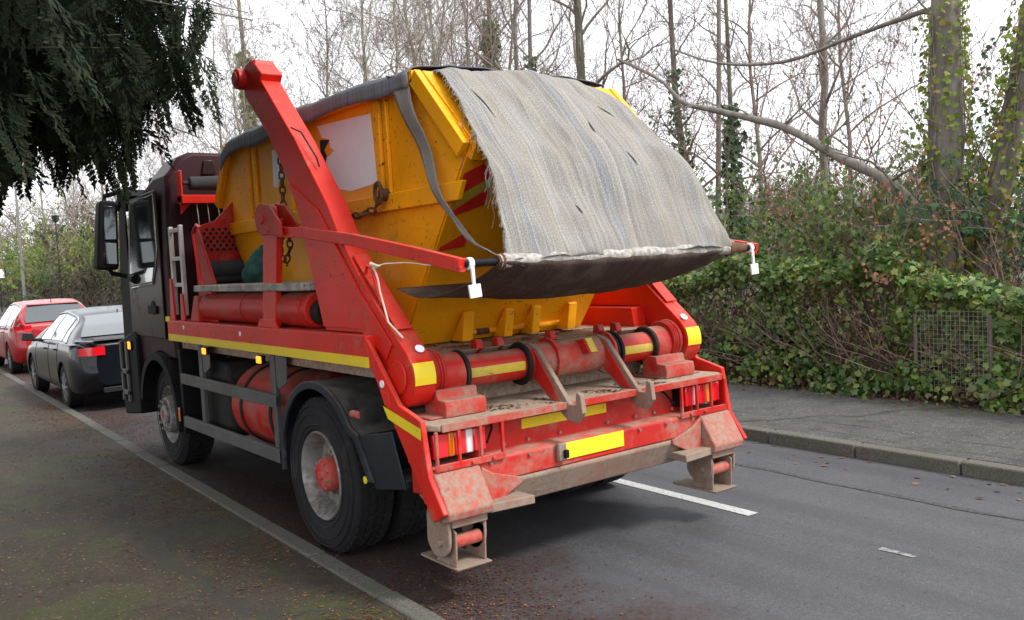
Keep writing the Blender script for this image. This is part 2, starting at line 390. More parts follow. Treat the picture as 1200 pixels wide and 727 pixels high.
# ------------------------------------------------------------------ leaves
LEAF = np.array([(0, 0, 0), (.36, .10, .06), (.50, .52, -.02), (.22, .62, .03), (0, 1.0, -.10), (-.22, .62, .03), (-.5, .52, -.02), (-.36, .10, .06)])
LEAFS = np.array([(0, 0, 0), (.28, .45, .06), (0, 1., -.05), (-.28, .45, .06)])
def rotmats(dirs, normals):
    y = dirs/np.linalg.norm(dirs, axis=1, keepdims=True)
    x = np.cross(y, normals); x /= np.linalg.norm(x, axis=1, keepdims=True)+1e-9
    z = np.cross(x, y); return np.stack([x, y, z], axis=2)
def leaves(P, N, size, shape=LEAF, droop=.6, jitter=.7, szvar=.45):
    """P points, N facing normals"""
    n = len(P); N = N + rng.normal(0, jitter, (n, 3)); N /= np.linalg.norm(N, axis=1, keepdims=True)
    D = rng.normal(0, 1, (n, 3)); D[:, 2] -= droop*1.6; D -= N*(D*N).sum(1, keepdims=True)
    M_ = rotmats(D, N); sz = size*(1+rng.uniform(-szvar, szvar, n))
    V = np.einsum('nij,kj->nki', M_, shape)*sz[:, None, None]+P[:, None, :]
    k = len(shape); F = np.arange(n*k).reshape(n, k)
    return V.reshape(-1, 3), F
def tubes_np(segs, n=3):
    """segs: array of (x0,y0,z0,r0,x1,y1,z1,r1)"""
    A = np.array(segs); a = A[:, :3]; b = A[:, 4:7]; d = b-a; d /= np.linalg.norm(d, axis=1, keepdims=True)+1e-9
    ref = np.where(np.abs(d[:, 2:3]) < .9, np.array([[0, 0, 1.]]), np.array([[1., 0, 0]]))
    x = np.cross(d, ref); x /= np.linalg.norm(x, axis=1, keepdims=True); y = np.cross(d, x)
    V = []
    for p, r in ((a, A[:, 3]), (b, A[:, 7])):
        for j in range(n):
            t_ = 2*math.pi*j/n; V.append(p+(x*math.cos(t_)+y*math.sin(t_))*r[:, None])
    V = np.stack(V, 1); m = len(A); F = []
    for j in range(n): F.append([j, (j+1) % n, n+(j+1) % n, n+j])
    F = np.array(F)[None]+(np.arange(m)*2*n)[:, None, None]
    return V.reshape(-1, 3), F.reshape(-1, 4)

# ================================================================== SETTING
ROADYAW = .017
def rd(x, y):      # road frame -> world (road runs at a slight angle to the truck)
    c, s = math.cos(ROADYAW), math.sin(ROADYAW)
    return (x*c + y*s, -x*s + y*c)
def strip(x0, x1, y0, y1, z0, z1):
    return MB().add([(*rd(x, y), z) for z in (z0, z1) for x, y in ((x0,y0),(x1,y0),(x1,y1),(x0,y1))],
                    [(0,3,2,1),(4,5,6,7),(0,1,5,4),(1,2,6,5),(2,3,7,6),(3,0,4,7)])
def sheet(x0, x1, y0, y1, z, nx=1, ny=1):
    return MB().grid(nx+1, ny+1, lambda u, v: (*rd(x0+(x1-x0)*u, y0+(y1-y0)*v), z))
def struct(name, mb, mat, **kw): return tag(obj(name, mb, mat, **kw), kind='structure')
struct('ground', sheet(-400, 500, -200, 500, -.012), m_ground)
XL, XR = -.035, 4.46     # road edges
struct('road', sheet(XL-.02, XR+.02, -14, 160, 0), m_asph)
struct('pavement', strip(-4.2, XL-.125, -14, 90, -.01, .024), m_pavL)
struct('pavement', strip(XR+.14, 6.95, -14, 160, -.01, .11), m_pavR)
struct('verge', strip(-16, -4.2, -14, 90, -.01, .018), m_earth)
struct('verge', strip(6.95, 9.5, -14, 160, -.01, .09), m_earth)
kb = MB()
y = -12.
while y < 60:
    L = .915; j = random.uniform(-.004, .004)
    m = strip(XL-.125, XL+j, y+.008, y+L-.008, -.01, .040+random.uniform(-.003, .003)); kb.add(m.v, m.f); y += L
struct('kerb', kb, m_kerb, bevel=.012)
kb = MB(); y = -12.
while y < 100:
    L = .915; j = random.uniform(-.006, .006)
    m = strip(XR+j, XR+.14, y+.006, y+L-.006, -.01, .113+random.uniform(-.004, .004)); kb.add(m.v, m.f); y += L
struct('kerb', kb, m_kerb, bevel=.014)
# road markings and joints
def wobble(x0, wdt, y0, y1, z, n=80, amp=.02, wamp=.4):
    m = MB(); ph = random.uniform(0, 9)
    def fn(u, v):
        yy = y0+(y1-y0)*v; ww = wdt*(1+wamp*math.sin(yy*7+ph)*math.sin(yy*3.1))
        return (*rd(x0+amp*math.sin(yy*2.3+ph)+amp*.6*math.sin(yy*5.9)+(u-.5)*ww, yy), z)
    return m.grid(2, n, fn)
struct('road_marking', wobble(2.56, .105, -1.46, 2.6, .004, 10, 0, 0), m_line)
struct('road_marking', wobble(2.55, .10, 8.6, 12.6, .004, 10, 0, 0), m_line)
struct('road_marking', wobble(2.52, .055, -2.66, -2.44, .004, 8, .006, .3), m_lineworn)
struct('road_marking', wobble(2.52, .05, -3.50, -3.34, .004, 8, .006, .3), m_lineworn)
struct('road_joint', wobble(3.62, .05, -9, 30, .004, 200, .018, .5), m_joint)
for xx_, ww_ in ((5.15, .008), (4.78, .006)):
    struct('pavement_joint', wobble(xx_, ww_, -9, 22, .1145, 260, .03, .8), m_joint)
struct('water', sheet(22, 120, -60, 120, -.004), m_water)

# ================================================================== TRUCK
truck = empty('skip_loader_truck', (1.25, 1.5, 0), 'muddy red skip loader lorry with dark maroon cab parked beside the kerb', 'lorry')
def P(name, mb, mat, parent=truck, bevel=.006, **kw): return obj(name, mb, mat, parent, bevel, **kw)
def both(name, mb, mat, parent=truck, bevel=.006, **kw):
    return P(name, mb, mat, parent, bevel, **kw), P(name, mb.mirror(), mat, parent, bevel, **kw)

# --- wheels
def tyre(x0, w, c, r, lugs=True, n=64):
    m = MB(); y, z = c
    prof = [(.035, r*.565), (.0, r*.60), (-.004, r*.72), (.0, r*.86), (.012, r*.945), (.035, r*.985), (.055, r*.99),
            (w-.055, r*.99), (w-.035, r*.985), (w-.012, r*.945), (w, r*.86), (w, r*.6), (w-.035, r*.565)]
    m.lathe(prof, (x0, y, z), n, closed=True)
    if lugs:
        k = 46
        for i in range(k):
            for side, (xa, xb, sh) in enumerate(((.030, .085, 0), (.098, w/2-.01, .5), (w/2+.01, w-.098, 0), (w-.085, w-.030, .5))):
                a0 = 2*math.pi*(i+sh*.5)/k; da = 2*math.pi/k*.62; sk = .05*(1 if side in (0, 2) else -1)
                vs = []
                for rr in (r*.975, r*1.006):
                    for xx, aa in ((xa, a0), (xb, a0+sk), (xb, a0+da+sk), (xa, a0+da)):
                        vs.append((x0+xx, y+rr*math.cos(aa), z+rr*math.sin(aa)))
                m.add(vs, [(0,3,2,1),(4,5,6,7),(0,1,5,4),(1,2,6,5),(2,3,7,6),(3,0,4,7)])
    # raised sidewall rings
    for rr in (.66, .80, .90):
        m.lathe([(-.003, r*(rr-.008)), (-.008, r*rr), (-.003, r*(rr+.008))], (x0, y, z), n)
    return m
def rear_wheel(yc):
    r = .515
    rim = MB().lathe([(.036, r*.575), (.006, r*.575), (-.004, r*.56), (.004, r*.545), (.02, r*.53), (.05, r*.505), (.075, r*.49), (.125, r*.47), (.135, r*.36), (.135, r*.05), (.155, r*.05), (.155, r*.46), (.30, r*.5)], (0, yc, .515), 56)
    wh = P('wheel', rim, m_steel, bevel=0)
    obj('tyre', tyre(.0, .29, (yc, .515), r), m_rubber, wh)
    obj('tyre', tyre(.33, .29, (yc, .515), r), m_rubber, wh)
    hub = MB().lathe([(.14, .118), (.03, .112), (.012, .10), (.006, .09), (.006, .03), (-.006, .026), (-.006, .0)], (0, yc, .515), 32)
    obj('hub', hub, m_redmid, wh)
    nb = MB()
    for i in range(10):
        a = 2*math.pi*i/10; nb.cyl((.134, yc+.150*math.cos(a), .515+.150*math.sin(a)), (.095, yc+.150*math.cos(a), .515+.150*math.sin(a)), .014, n=6)
        a += .3; nb.cyl((.10, yc+.095*math.cos(a), .515+.095*math.sin(a)), (.004, yc+.095*math.cos(a), .515+.095*math.sin(a)), .009, n=6)
    obj('wheel_nut', nb, m_steel, wh, each=True)
    return wh
def front_wheel(yc, x0=.10):
    r = .505
    rim = MB().lathe([(.036, r*.575), (.0, r*.57), (-.004, r*.55), (.03, r*.52), (.08, r*.48), (.12, r*.44), (.085, r*.41), (.02, r*.375), (-.035, r*.345), (-.042, r*.32), (-.035, r*.235), (-.01, r*.225), (-.01, 0)], (x0, yc, .505), 56)
    wh = P('wheel', rim, m_steel, bevel=0)
    obj('tyre', tyre(x0, .30, (yc, .505), r), m_rubber, wh)
    hub = MB().lathe([(-.005, .105), (-.055, .10), (-.07, .085), (-.07, .05), (-.05, .045), (-.05, 0)], (x0, yc, .505), 32)
    obj('hub', hub, m_steel, wh)
    obj('hub_cap', MB().lathe([(-.052, .045), (-.066, .04), (-.066, 0)], (x0, yc, .505), 24), m_redmid, wh)
    nb = MB()
    for i in range(10):
        a = 2*math.pi*i/10; p = (yc+.142*math.cos(a), .505+.142*math.sin(a)); nb.cyl((x0-.03, *p), (x0-.075, *p), .016, n=6)
    obj('wheel_nut', nb, m_steel, wh, each=True)
    return wh
WY, FY = 0.0, 3.72
rear_wheel(WY); front_wheel(FY)
for wh in [o for o in list(COL.objects) if o.parent == truck and o.name.startswith('wheel')]:   # right hand wheels: mirrored copies
    c = copy_tree(wh, truck); me_cache = {}
    for o in [c]+[x for x in COL.objects if x.parent == c]:
        me = o.data.copy(); me.transform(Matrix.Scale(-1, 4, (1, 0, 0))); me.flip_normals(); o.data = me
# --- chassis and axles
ch = MB()
for x in (.82, 1.58): ch.box(x, x+.1, -.78, 4.7, .74, 1.05)
for yy in (-.7, .6, 1.9, 3.1): ch.box(.9, 1.6, yy, yy+.09, .80, 1.0)
P('chassis_frame', ch, m_dark)
ax = MB(); ax.tube([(.3, WY, .515), (.95, WY, .515), (1.1, WY, .55), (1.4, WY, .55), (1.55, WY, .515), (2.2, WY, .515)], [.09, .09, .2, .2, .09, .09], 16)
ax.tube([(.3, FY, .46), (2.2, FY, .46)], .07, 12); P('axle', ax, m_dark)
# --- deck
P('deck', MB().box(.10, 2.40, -.80, 3.15, 1.20, 1.33), m_deck)
P('deck_apron', MB().prism([(-.80, 1.33), (-.80, 1.0), (-.85, 1.0), (-.86, 1.27), (-.95, 1.335)], 'x', .36, 2.14), m_deck)
# --- side panels
sp_, _ = both('side_panel', MB().prism([(3.22, 1.28), (3.22, 1.46), (3.12, 1.47), (-.76, 1.47), (-.80, 1.28)], 'x', 0, .33), m_red)
for a, b in ((3.20, 1.25), (1.245, -.79)):
    obj('reflective_stripe', MB().box(-.004, .0, b, a, 1.283, 1.345), m_tape, sp_)
st = MB()
for yy, zz in ((1.30, 1.41), (2.72, 1.42)): st.cyl((.0, yy, zz), (-.004, yy, zz), .018, n=16)
obj('sticker', st, m_white, sp_, each=True)
# --- rear legs
legp = [(-.74, 1.47), (-1.10, 1.09), (-1.33, 1.03), (-1.335, .99), (-1.38, .73), (-1.51, .55), (-1.40, .49), (-.80, 1.285)]
l1, l2 = both('stabiliser_leg', MB().prism(legp, 'x', .002, .035).prism([(-1.20, .74), (-1.33, .74), (-1.36, .56), (-1.26, .56)], 'x', .035, .34), m_red)
lf, rf_ = both('leg_shoe', MB().prism([(-1.335, .76), (-1.385, .735), (-1.505, .545), (-1.495, .50), (-1.42, .475), (-1.20, .60)], 'x', .037, .335), m_shoe, bevel=.010)
obj('reflective_stripe', MB().add([(-.003, y_, z_) for y_, z_ in ((-.93, 1.075), (-.98, .985+.02), (-1.335, .925), (-1.335, .99))], [(0, 1, 2, 3)]), m_tape, l1, smooth=0)
obj('sticker', MB().cyl((.003, -.93, 1.20), (-.004, -.93, 1.20), .022, n=16), m_white, l1)
obj('cover_plate', MB().prism([(-.90, 1.17), (-1.0, 1.15), (-1.02, 1.06), (-.95, 1.08)], 'x', -.004, .003), m_red, l1, .003)
both('step_tab', MB().prism([(.33, -1.22), (.60, -1.30), (.62, -1.50), (.33, -1.47)], 'z', .485, .535), m_mud)
def foot():
    f = empty_part = MB()
    base = MB().prism([(-1.09, .215), (-1.47, .215), (-1.48, .229), (-1.08, .229)], 'x', .095, .32)
    for x in (.105, .295): base.prism([(-1.44, .229), (-1.45, .42), (-1.37, .46), (-1.24, .229)], 'x', x, x+.012)
    ft = P('foot', base, m_mud, bevel=.004)
    ck = MB()
    for x in (.065, .295):
        poly = [(-1.33+.115*math.cos(a), .385+.115*math.sin(a)) for a in [R(k*18) for k in range(10, 20)]] + [(-1.225, .50), (-1.26, .58), (-1.42, .54), (-1.445, .46)]
        ck.prism(poly, 'x', x, x+.02)
    ck.prism([(-1.46, .45), (-1.46, .53), (-1.43, .53), (-1.43, .45)], 'x', .085, .315)
    obj('hinge_cheek', ck, m_mud, ft, .005)
    obj('roller', MB().cyl((.12, -1.40, .36), (.29, -1.40, .36), .038), m_redmud, ft, .004)
    obj('pin', MB().cyl((.045, -1.36, .36), (.335, -1.36, .36), .022), m_mud, ft, .004)
    return ft
fl = foot()
fr = copy_tree(fl, truck)
for o in [fr]+[x for x in COL.objects if x.parent == fr]:
    me = o.data.copy(); me.transform(Matrix.Scale(-1, 4, (1, 0, 0))); me.flip_normals(); o.data = me
# --- rear platform
P('rear_platform', MB().prism([(.10, -.80), (.035, -1.30), (.09, -1.375), (2.41, -1.375), (2.465, -1.30), (2.40, -.80)], 'z', .962, 1.0), m_deck, bevel=.008)
tp = P('tread_edge', MB().box(.10, 2.40, -1.387, -1.376, .958, 1.002), m_redmud, bevel=.003)
# --- rear cross member
P('rear_panel', MB().box(.36, 2.14, -1.22, -1.10, .74, .962), m_redmid)
P('light_box', MB().box(.36, .37, -1.34, -1.22, .76, .96).box(2.13, 2.14, -1.34, -1.22, .76, .96).box(.04, .36, -1.14, -1.10, .76, .96).box(2.14, 2.46, -1.14, -1.10, .76, .96), m_redmid, each=True)
bp_ = P('bumper', MB().prism([(-1.15, .765), (-1.345, .76), (-1.36, .75), (-1.365, .62), (-1.15, .60)], 'x', .03, 2.47), m_redmid, bevel=.01)
P('bumper_beam', MB().prism([(-1.16, .60), (-1.367, .618), (-1.375, .60), (-1.30, .45), (-1.18, .43)], 'x', .34, 2.16), m_mud, bevel=.012)
P('gusset', MB().prism([(.34, .46), (.34, .73), (.42, .68), (.62, .62), (.62, .59)], 'y', -1.392, -1.369), m_redmud)
P('gusset', MB().prism([(2.16, .46), (2.16, .73), (2.08, .68), (1.88, .62), (1.88, .59)], 'y', -1.392, -1.369), m_redmud)
P('reflective_stripe', MB().box(.76, 1.45, -1.224, -1.221, .855, .915), m_tape, bevel=0)
P('number_plate', MB().box(.965, 1.45, -1.376, -1.366, .655, .755), m_plate, bevel=.003)
P('plate_lamp', MB().box(.895, .958, -1.40, -1.366, .655, .765), m_mud, bevel=.01)
P('plate_lamp', MB().box(.925, .955, -1.425, -1.401, .675, .725), m_black, bevel=.006)
P('reflector', MB().box(.60, .622, -1.235, -1.221, .85, .95), m_black)
def tail_light(x0, flip):
    hs = P('tail_light', MB().box(x0-.01, x0+.36, -1.30, -1.145, .80, .95), m_black, bevel=.01)
    seg = [(.0, .10, m_redlens), (.10, .14, m_amberlens), (.14, .215, m_redlens), (.215, .265, m_clearlens), (.265, .35, m_redlens)]
    for a, b, mt in seg:
        if flip: a, b = .35-b, .35-a
        obj('lens', MB().box(x0+a+.001, x0+b-.001, -1.335, -1.301, .808, .942), mt, hs, .008)
tail_light(.07, False); tail_light(2.08, True)
gb = MB()
for x in (.065, .21, .355, .505): gb.box(x-.009, x+.009, -1.385, -1.365, .76, .965)
gb.box(.05, .52, -1.384, -1.372, .745, .785)
for x in (.29, .43): gb.cyl((x, -1.36, .765), (x, -1.40, .765), .012, n=8)
both('light_guard_bar', gb, m_redmid, bevel=.004, each=True)

bl = MB()
for x in (.45, .62, .80, 1.05, 1.45, 1.70, 1.88, 2.05): bl.cyl((x, -1.222, .79), (x, -1.236, .79), .011, n=6)
for x in (.42, .70, 1.60, 1.85, 2.10): bl.cyl((x, -1.364, .735), (x, -1.378, .732), .010, n=6)
P('bolt', bl, m_mud, bevel=0, each=True)
for sx_ in (0, 1):
    wr_ = MB().tube([(.42, -1.24, .86), (.47, -1.27, .83), (.52, -1.25, .90), (.56, -1.20, .955)], .008, 6)
    P('lamp_cable', wr_ if not sx_ else wr_.mirror(), m_black, bevel=0)
P('air_line', MB().tube([(.3, -1.0, .9), (.9, -1.16, .70), (1.3, -1.17, .68), (1.9, -1.16, .72)], .012, 6), m_black, bevel=0)
# --- cross tube, collars, hooks
TY, TZ = -1.0, 1.215
tb = P('cross_tube', MB().cyl((.25, TY, TZ), (2.25, TY, TZ), .098, n=40), m_redmid, bevel=0)
for x0, x1 in ((.50, .91), (1.73, 2.03)):
    k = 14; g = MB(); n = 10
    for a0 in (R(188),):
        vs = [(x, TY+.100*math.cos(a0+R(3*i)), TZ+.100*math.sin(a0+R(3*i)+0)) for x in (x0, x1) for i in range(n+1)]
        vs = [(x, TY-.1005*math.cos(R(3.4*i-4)), TZ-.1005*math.sin(R(3.4*i-22))*1.) for x in (x0, x1) for i in range(n+1)]
        vs = []
        for x in (x0, x1):
            for i in range(n+1):
                a = R(165+3.2*i); vs.append((x, TY+.1006*math.cos(a), TZ+.1006*math.sin(a)))
        g.add(vs, [(i, i+1, n+2+i, n+1+i) for i in range(n)])
    obj('reflective_stripe', g, m_tapeold, tb)
for a, b, r_, mt in ((.20, .46, .128, m_redmid), (.96, 1.66, .118, m_redmud), (2.06, 2.30, .128, m_redmid)):
    obj('collar', MB().lathe([(a, .09), (a, r_-.01), (a+.01, r_), (b-.01, r_), (b, r_-.01), (b, .09)], (0, TY, TZ), 40), mt, tb)
for a in (.462, .925, 1.665, 1.71, 2.035):
    obj('seal_ring', MB().lathe([(a, .1), (a, .132), (a+.012, .138), (a+.024, .132), (a+.024, .1)], (0, TY, TZ), 40), m_dark, tb)
obj('flange', MB().prism([(TY+.145*math.cos(R(k*30)), TZ+.145*math.sin(R(k*30))) for k in range(12)], 'x', 1.15, 1.175).prism([(TY+.145*math.cos(R(k*30)), TZ+.145*math.sin(R(k*30))) for k in range(12)], 'x', 1.64, 1.662), m_redmid, tb, .004, each=True)
obj('flange', MB().prism([(TY-.118, TZ+.02), (TY-.19, TZ+.03), (TY-.13, TZ+.12), (TY-.05, TZ+.105)], 'x', 1.36, 1.44), m_redmid, tb, .004)
obj('sticker', MB().prism([(TY-.190, TZ+.034), (TY-.194, TZ+.036), (TY-.136, TZ+.122), (TY-.132, TZ+.12)], 'x', 1.375, 1.43), m_tapeold, tb)
def hook(x):
    poly = [(TY-.02, TZ+.125), (TY-.12, TZ+.09), (TY-.40, TZ-.225), (TY-.455, TZ-.235), (TY-.47, TZ-.15), (TY-.505, TZ-.16), (TY-.52, TZ-.27), (TY-.46, TZ-.335),
            (TY-.38, TZ-.325), (TY-.12, TZ-.14), (TY-.02, TZ-.11)]
    h = P('lift_hook', MB().prism(poly, 'x', x-.012, x+.022), m_mud, bevel=.005)
    obj('web', MB().prism([(TY-.08, TZ+.10), (TY-.12, TZ+.06), (TY-.37, TZ-.25), (TY-.30, TZ-.24), (TY-.10, TZ-.10)], 'x', x-.022, x-.0125), m_redmid, h, .003)
hook(1.0); hook(1.585)
pbk = MB()
pbk.prism([(-1.02, 1.002), (-1.02, 1.15), (-1.15, 1.15), (-1.16, 1.10), (-1.24, 1.095), (-1.25, 1.04), (-1.24, 1.002)], 'x', .22, .50)
for x in (.26, .34, .42): pbk.cyl((x+.02, -1.09, 1.15), (x+.02, -1.09, 1.172), .022, n=6)
both('bearing_block', pbk, m_redmud, bevel=.006)
both('base_plate', MB().prism([(-.9, 1.002), (-1.22, 1.002), (-1.22, 1.012), (-.9, 1.012)], 'x', .13, .52), m_redmud)
# mounting lugs on the apron
lg = MB()
for x in (.66, .82, 1.25, 1.68, 1.84): lg.prism([(-.86, 1.27), (-.95, 1.335), (-.93, 1.39), (-.88, 1.39)], 'x', x, x+.05)
P('apron_lug', lg, m_redmid, each=True)

# --- lifting arms
def arm(x0, mirror):
    fx = lambda mb: mb.mirror() if mirror else mb
    side = [(1.03, 3.17), (1.05, 3.33), (.98, 3.40), (.80, 3.40), (.735, 3.26), (.19, 2.74), (-.22, 2.29), (-.41, 2.02), (-.67, 1.75), (-1.12, 1.37)]
    for k in range(-2, 9):
        a = R(128+k*-20+0)
    cy, cz, r_ = -1.01, 1.235, .175
    rounded = [(cy+r_*math.cos(R(a)), cz+r_*math.sin(R(a))) for a in (130, 155, 180, 205, 230, 255, 280, 305)]
    poly = side + rounded + [(-.74, 1.47), (-.60, 1.475), (-.10, 1.475), (.17, 2.28), (.33, 2.47), (.66, 2.86)]
    body = P('lift_arm', fx(MB().prism(poly, 'x', x0, x0+.145)), m_red, bevel=.012)
    # raised outer gusset plate on the lower arm
    g = [(.335, 2.47), (.20, 2.30), (-.09, 1.50), (-.58, 1.50), (-.90, 1.33), (-.97, 1.42), (-.60, 1.74), (-.34, 2.02), (-.10, 2.26)]
    obj('gusset_plate', fx(MB().prism(g, 'x', x0-.012, x0-.001)), m_red, body, .004)
    obj('pivot_boss', fx(MB().cyl((x0, cy, cz), (x0-.014, cy, cz), .10)), m_red, body, .006)
    obj('pivot_boss', fx(MB().cyl((x0, -.80, 1.44), (x0-.01, -.80, 1.44), .032)), m_red, body, .004)
    tipc = (1.03, 3.30)
    obj('tip_pin', fx(MB().cyl((x0-.06, *tipc), (x0+.19, *tipc), .075).cyl((x0-.075, *tipc), (x0-.0605, *tipc), .05)), m_redmid, body, .006)
    obj('tip_cap', fx(MB().prism([(.84, 3.41), (.67, 3.275), (.735, 3.20), (1.0, 3.385)], 'x', x0-.008, x0+.155)), m_red, body, .008)
    # cover strip on the rear face, decals
    def onface(xa, xb, t0, t1, mt, nm, h=.004):
        a = Vector((0, -.41, 2.02)); b = Vector((0, -1.12, 1.37))
        p, q = a.lerp(b, t0), a.lerp(b, t1); d = (b-a).normalized(); nn = Vector((0, d.z, -d.y))
        if nn.y > 0: nn = -nn
        vs = []
        for hh in (.002, h+.004):
            for P_ in (p, q):
                for x in (xa, xb): vs.append((x, P_.y+nn.y*hh, P_.z+nn.z*hh))
        obj(nm, fx(MB().add(vs, [(0,1,3,2),(4,6,7,5),(0,4,5,1),(2,3,7,6),(0,2,6,4),(1,5,7,3)])), mt, body, .002)
    onface(x0+.02, x0+.125, .12, .80, m_red, 'cover_strip', .008)
    tap = MB(); n = 6
    vs = []
    for x in (x0+.004, x0+.141):
        for i in range(n+1): a = R(150+7*i); vs.append((x, cy+(r_+.003)*math.cos(a), cz+(r_+.003)*math.sin(a)))
    tap.add(vs, [(i, i+1, n+2+i, n+1+i) for i in range(n)])
    obj('reflective_stripe', fx(tap), m_tape, body)
    vs = []; dk = MB(); a = Vector((0, -1.075, 1.41)); d = Vector((0, .71, .66)).normalized(); nn = Vector((0, -.66, .71))
    cc = Vector((x0+.09, -1.105, 1.39))+nn*.012
    dk.tube([cc-nn*.006, cc], .028, 16); obj('sticker', fx(dk), m_white, body)
    # grooved rollers under the pivot
    gr = MB()
    for i in range(4): gr.lathe([(.0, .09), (.0, .142), (.011, .150), (.022, .142), (.022, .09)], (x0+.158+i*.0, cy, cz), 32) if i == 0 else gr.lathe([(.0, .09), (.0, .135), (.008, .142), (.016, .135), (.016, .09)], (x0+.163+i*.02, cy, cz), 32)
    obj('pivot_flange', fx(gr), m_redmid, body)
    # telescopic lift cylinder inside the arm
    obj('handle', fx(MB().tube([(x0+.03, -.62, 1.80), (x0+.03, -.66, 1.88), (x0+.03, -.72, 1.86), (x0+.03, -.78, 1.70), (x0+.03, -.80, 1.64)], .010, 8)), m_red, body)
    return body
arm_l = arm(.065, False); arm_r = arm(.065, True)
obj('crack_mark', MB().tube([(.055+.01, .24, 2.83), (.10, .16, 2.79), (.125, -.0, 2.60), (.125, -.03, 2.54)], .006, 6), m_dark, arm_l)

# --- horizontal ram and checker plate
rm, _ = both('stabiliser_cylinder', MB().cyl((.155, .16, 1.60), (.155, 2.36, 1.60), .122, n=36), m_redmid, bevel=.01)
obj('end_cap', MB().cyl((.155, .05, 1.585), (.155, .159, 1.585), .085), m_dark, rm, .006)
obj('end_cap', MB().prism([(2.37, 1.472), (2.37, 1.70), (2.47, 1.70), (2.62, 1.472)], 'x', .03, .26), m_redmid, rm, .01)
obj('clamp_band', MB().lathe([(0, .12), (0, .128), (.03, .128), (.03, .12)], (.155, 1.35, 1.60), 36, 'y').lathe([(0, .12), (0, .128), (.03, .128), (.03, .12)], (.155, .24, 1.60), 36, 'y'), m_redmid, rm)
both('step_plate', MB().box(.012, .32, .13, 2.40, 1.735, 1.79).box(.32, .335, .13, 2.40, 1.47, 1.79), m_check, bevel=.012)
# --- posts and tarpaulin bar arms
def tarp_arm(mirror):
    fx = lambda mb: mb.mirror() if mirror else mb
    po = P('tarp_post', fx(MB().prism([(.90, 1.472), (.66, 1.472), (.50, 2.24), (.74, 2.30)], 'x', .028, .05).prism([(.90, 1.472), (.87, 1.472), (.71, 2.28), (.74, 2.28)], 'x', .05, .075).prism([(.69, 1.472), (.66, 1.472), (.50, 2.24), (.53, 2.24)], 'x', .05, .075)), m_red, bevel=.004)
    ck = MB()
    for x in (.0, .115):
        ck.prism([(.72+.115*math.cos(R(a)), 2.25+.115*math.sin(R(a))) for a in range(-100, 111, 15)]+[(.56, 2.335), (.38, 2.20), (.38, 2.11), (.56, 2.13)], 'x', x, x+.018)
    ck.cyl((-.012, .70, 2.25), (.14, .70, 2.25), .035); ck.cyl((-.01, .60, 2.17), (.14, .60, 2.17), .022)
    ck.cyl((.02, .74, 2.27), (.112, .74, 2.27), .085)
    obj('pivot_bracket', fx(ck), m_redmid, po, .005)
    bp2 = MB().prism([(.98, 1.472), (.58, 1.472), (.64, 1.53), (.92, 1.53)], 'x', .016, .027); obj('base_gusset', fx(bp2), m_red, po, .003)
    br = MB(); pts = [(.055, .58, 2.15), (.055, .10, 2.12), (.06, -.6, 2.035), (.08, -1.25, 1.93), (.085, -1.70, 1.852)]
    for a, b in zip(pts, pts[1:]):
        br.bar(a, b, .04, .072)
    obj('swing_arm', fx(br), m_red, po, .004)
    return po
tarp_arm(False); tarp_arm(True)
P('roller_bar', MB().cyl((.095, -1.69, 1.862), (2.405, -1.69, 1.862), .021, n=20), m_black, bevel=0)
P('stub_bar', MB().box(.06, .085, -1.70, -1.66, 1.835, 1.885), m_red)
both('upright_cylinder', MB().cyl((.24, .28, 1.47), (.24, .22, 2.12), .045).cyl((.24, .22, 2.12), (.24, .21, 2.25), .03), m_redmid, bevel=.004)
def wtag(x, nm):
    g = MB(); g.cyl((x, -1.69, 1.86), (x+.03, -1.69, 1.86), .032, n=16)
    g.prism([(x+.005, 1.84), (x+.025, 1.84), (x+.028, 1.745), (x+.012, 1.745)], 'y', -1.722, -1.708)
    g.prism([(x-.02, 1.752), (x+.052, 1.757), (x+.060, 1.690), (x-.012, 1.684)], 'y', -1.728, -1.716)
    P('marker_tag', g, plain('tag_white', (.75, .75, .73), .5, var=.1), bevel=.002)
wtag(.115, 0); wtag(2.345, 1)

# --- side guards, brackets, tanks
for z0, z1 in ((.893, .985), (.492, .590)):
    both('side_guard_rail', MB().box(.0, .006, .68, 2.93, z0, z1).box(.006, .035, .68, 2.93, z1-.006, z1).box(.006, .035, .68, 2.93, z0, z0+.006), m_guard, bevel=.003)
gb = MB()
for yy in (.80, 2.45):
    gb.box(.036, .075, yy-.04, yy+.04, .50, 1.27)
    gb.prism([(yy-.06, 1.27), (yy-.26, 1.27), (yy-.24, 1.08), (yy-.10, 1.02), (yy-.06, 1.05)], 'x', .04, .05)
both('guard_bracket', gb, m_guard, each=True)
tk = MB()
tk.prism([(2.80+0, .55), (2.80, 1.0), (2.70, 1.12), (2.05, 1.12), (1.98, 1.04), (1.98, .55), (2.06, .47), (2.72, .47)], 'x', .12, .7)
P('fuel_tank', tk, m_dark, bevel=.03)
tk = MB().tube([(.42, .72, .78), (.42, 1.90, .78)], .33, 32); P('hydraulic_tank', tk, m_redmid, bevel=.03)
tk = MB().tube([(2.08, .72, .78), (2.08, 2.6, .78)], .32, 32); P('hydraulic_tank', tk, m_redmid, bevel=.03)
bnd = MB()
for yy in (1.0, 1.62): bnd.lathe([(0, .33), (0, .338), (.05, .338), (.05, .33)], (.42, yy, .78), 40, 'y')
P('tank_strap', bnd, m_dark, bevel=0, each=True)
P('valve_block', MB().box(.2, .5, 2.85, 3.1, .6, 1.15).cyl((.3, 1.2, 1.16), (.3, 1.6, 1.17), .035).cyl((.2, 2.2, 1.2), (.5, 2.25, 1.2), .06), m_dark, each=True)
hz = MB()
